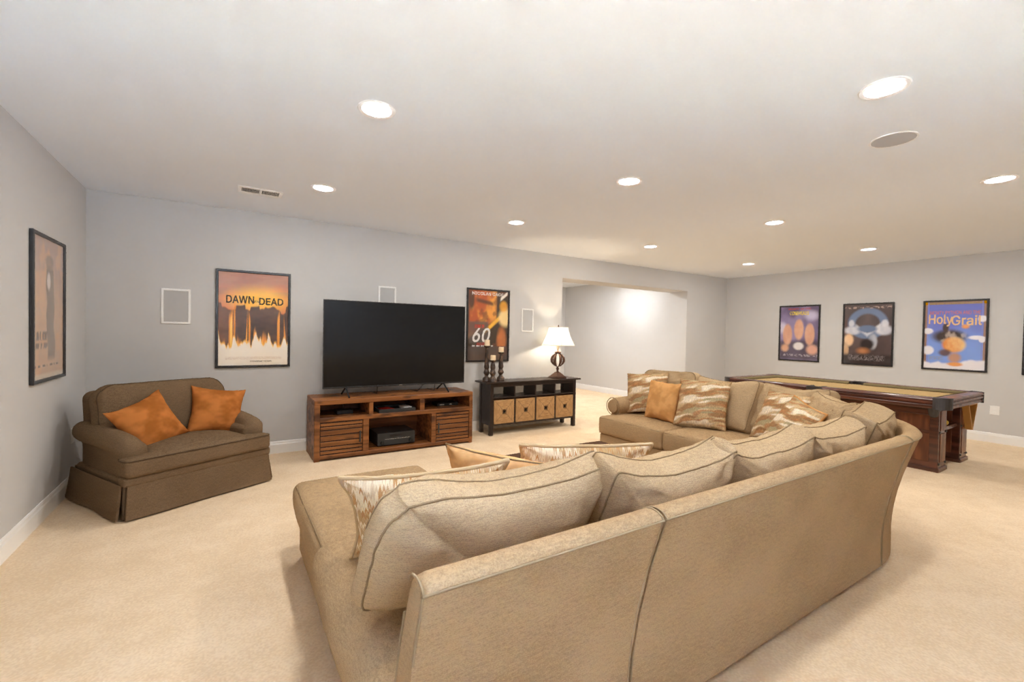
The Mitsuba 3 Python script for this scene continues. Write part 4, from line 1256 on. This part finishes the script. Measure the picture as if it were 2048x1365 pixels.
AX0, AX1, AY0, AY1 = QX0 + .18, QX1 - .1, QY0 + .16, QY1 - .16
obj('apron', cat_(cbox(AX0, AX0 + .03, AY0, AY1, .60, .735, .004), cbox(AX1 - .03, AX1, AY0, AY1, .60, .735, .004), cbox(AX0, AX1, AY0, AY0 + .03, .64, .735, .004),
                  cbox(AX0, AX1, AY1 - .03, AY1, .64, .735, .004)), MG, t)
for yb, sgn in ((1.505, 1), (QY1 - .14, -1)):
    for xa, xb in ((6.235, 6.49), (6.985, 7.245)):
        ya, yc = (yb, yb + .40) if sgn > 0 else (yb - .40, yb)
        g = obj('leg', cbox(xa, xb, ya, yc, 0, .735, .006), MG, t)
        obj('foot_moulding', cbox(xa - .014, xb + .014, ya - .014, yc + .014, 0, .045, .006), MG, g)
        yf = ya if sgn > 0 else yc
        for z0, z1 in ((.10, .40), (.43, .64)):
            obj('end_panel', cbox(xa + .05, xb - .05, yf - .006 if sgn > 0 else yf - .002, yf + .002 if sgn > 0 else yf + .006, z0, z1, .003), 'mahogany_panel', g)
            for xf, k in ((xa, -1), (xb, 1)):
                obj('side_panel', cbox(xf - .006, xf + .006, ya + .07, yc - .07, z0, z1, .003), 'mahogany_panel', g)
        for z in (.085, .415, .655):
            for xq in (xa + .025, xb - .025):
                obj('corner_block', cbox(xq - .014, xq + .014, (yf - .01) if sgn > 0 else yf - .004, (yf + .004) if sgn > 0 else yf + .01, z - .012, z + .012, .004), 'iron', g)
    ya, yc = (yb + .03, yb + .35) if sgn > 0 else (yb - .35, yb - .03)
    obj('cross_shelf', cbox(6.48, 6.995, ya, yc, .40, .445, .005), MG, t)
    obj('cross_panel', cbox(6.48, 6.995, ya + .12, ya + .15, .44, .735, .004), MG, t)
for c_, k_ in (((0.03, 0.06, 0.28), 'ball_blue'), ((0.80, 0.74, 0.62), 'ball_cream'), ((0.70, 0.48, 0.05), 'ball_yellow')):
    mat(k_, c_, .12, .6)
bm = trimesh.creation.icosphere(2, .0285)
for at, m_, lab in (((6.56, 1.57, .4735), 'ball_blue', 'blue pool ball on the cross shelf under the near end of the pool table'), ((6.63, 1.59, .4735), 'ball_cream', 'cream pool ball on the cross shelf under the pool table'),
                    ((6.70, 1.565, .4735), 'ball_yellow', 'yellow pool ball on the cross shelf under the pool table')):
    tag(obj('pool_ball', put(bm, at), m_, None, True), lab, 'ball')
mat('rack_wood', (0.50, 0.26, 0.07), .4)
t = thing('ball_rack', 'orange wooden triangle ball rack hanging under the right end of the pool table', 'ball rack')
tri = np.array([(-.15, 0), (.15, 0), (0, -.27)])
for i in range(3):
    a, b = tri[i], tri[(i + 1) % 3]
    d_ = (b - a) / np.linalg.norm(b - a)
    nn = np.array([-d_[1], d_[0]])
    bar = Polygon([a - d_ * .008, b + d_ * .008, b + d_ * .008 + nn * .02, a - d_ * .008 + nn * .02])
    m = prism(bar, -.03, .03)
    m.vertices = m.vertices[:, [0, 2, 1]] * [1, 1, 1]
    trimesh.repair.fix_normals(m)
    obj('bar', put(m, (7.15, 1.47, .655), 0), 'rack_wood', t)

# alike things share a group
_groups = {'ceiling light': 'recessed ceiling lights', 'pillow': 'throw pillows', 'cushion': 'loose back cushions of the sectional sofa', 'sofa': 'sections of the sectional sofa', 'poster': 'framed film posters on the walls',
           'basket': 'woven baskets in the console table', 'candle holder': 'candle holders on the console table', 'candle': 'candles on the candle holders', 'speaker': 'flush speakers', 'outlet': 'wall outlets',
           'ball': 'pool balls under the pool table', 'cable': 'cables under the television'}
for k_, v_ in labels.items():
    if v_.get('category') in _groups and 'group' not in v_:
        v_['group'] = _groups[v_['category']]
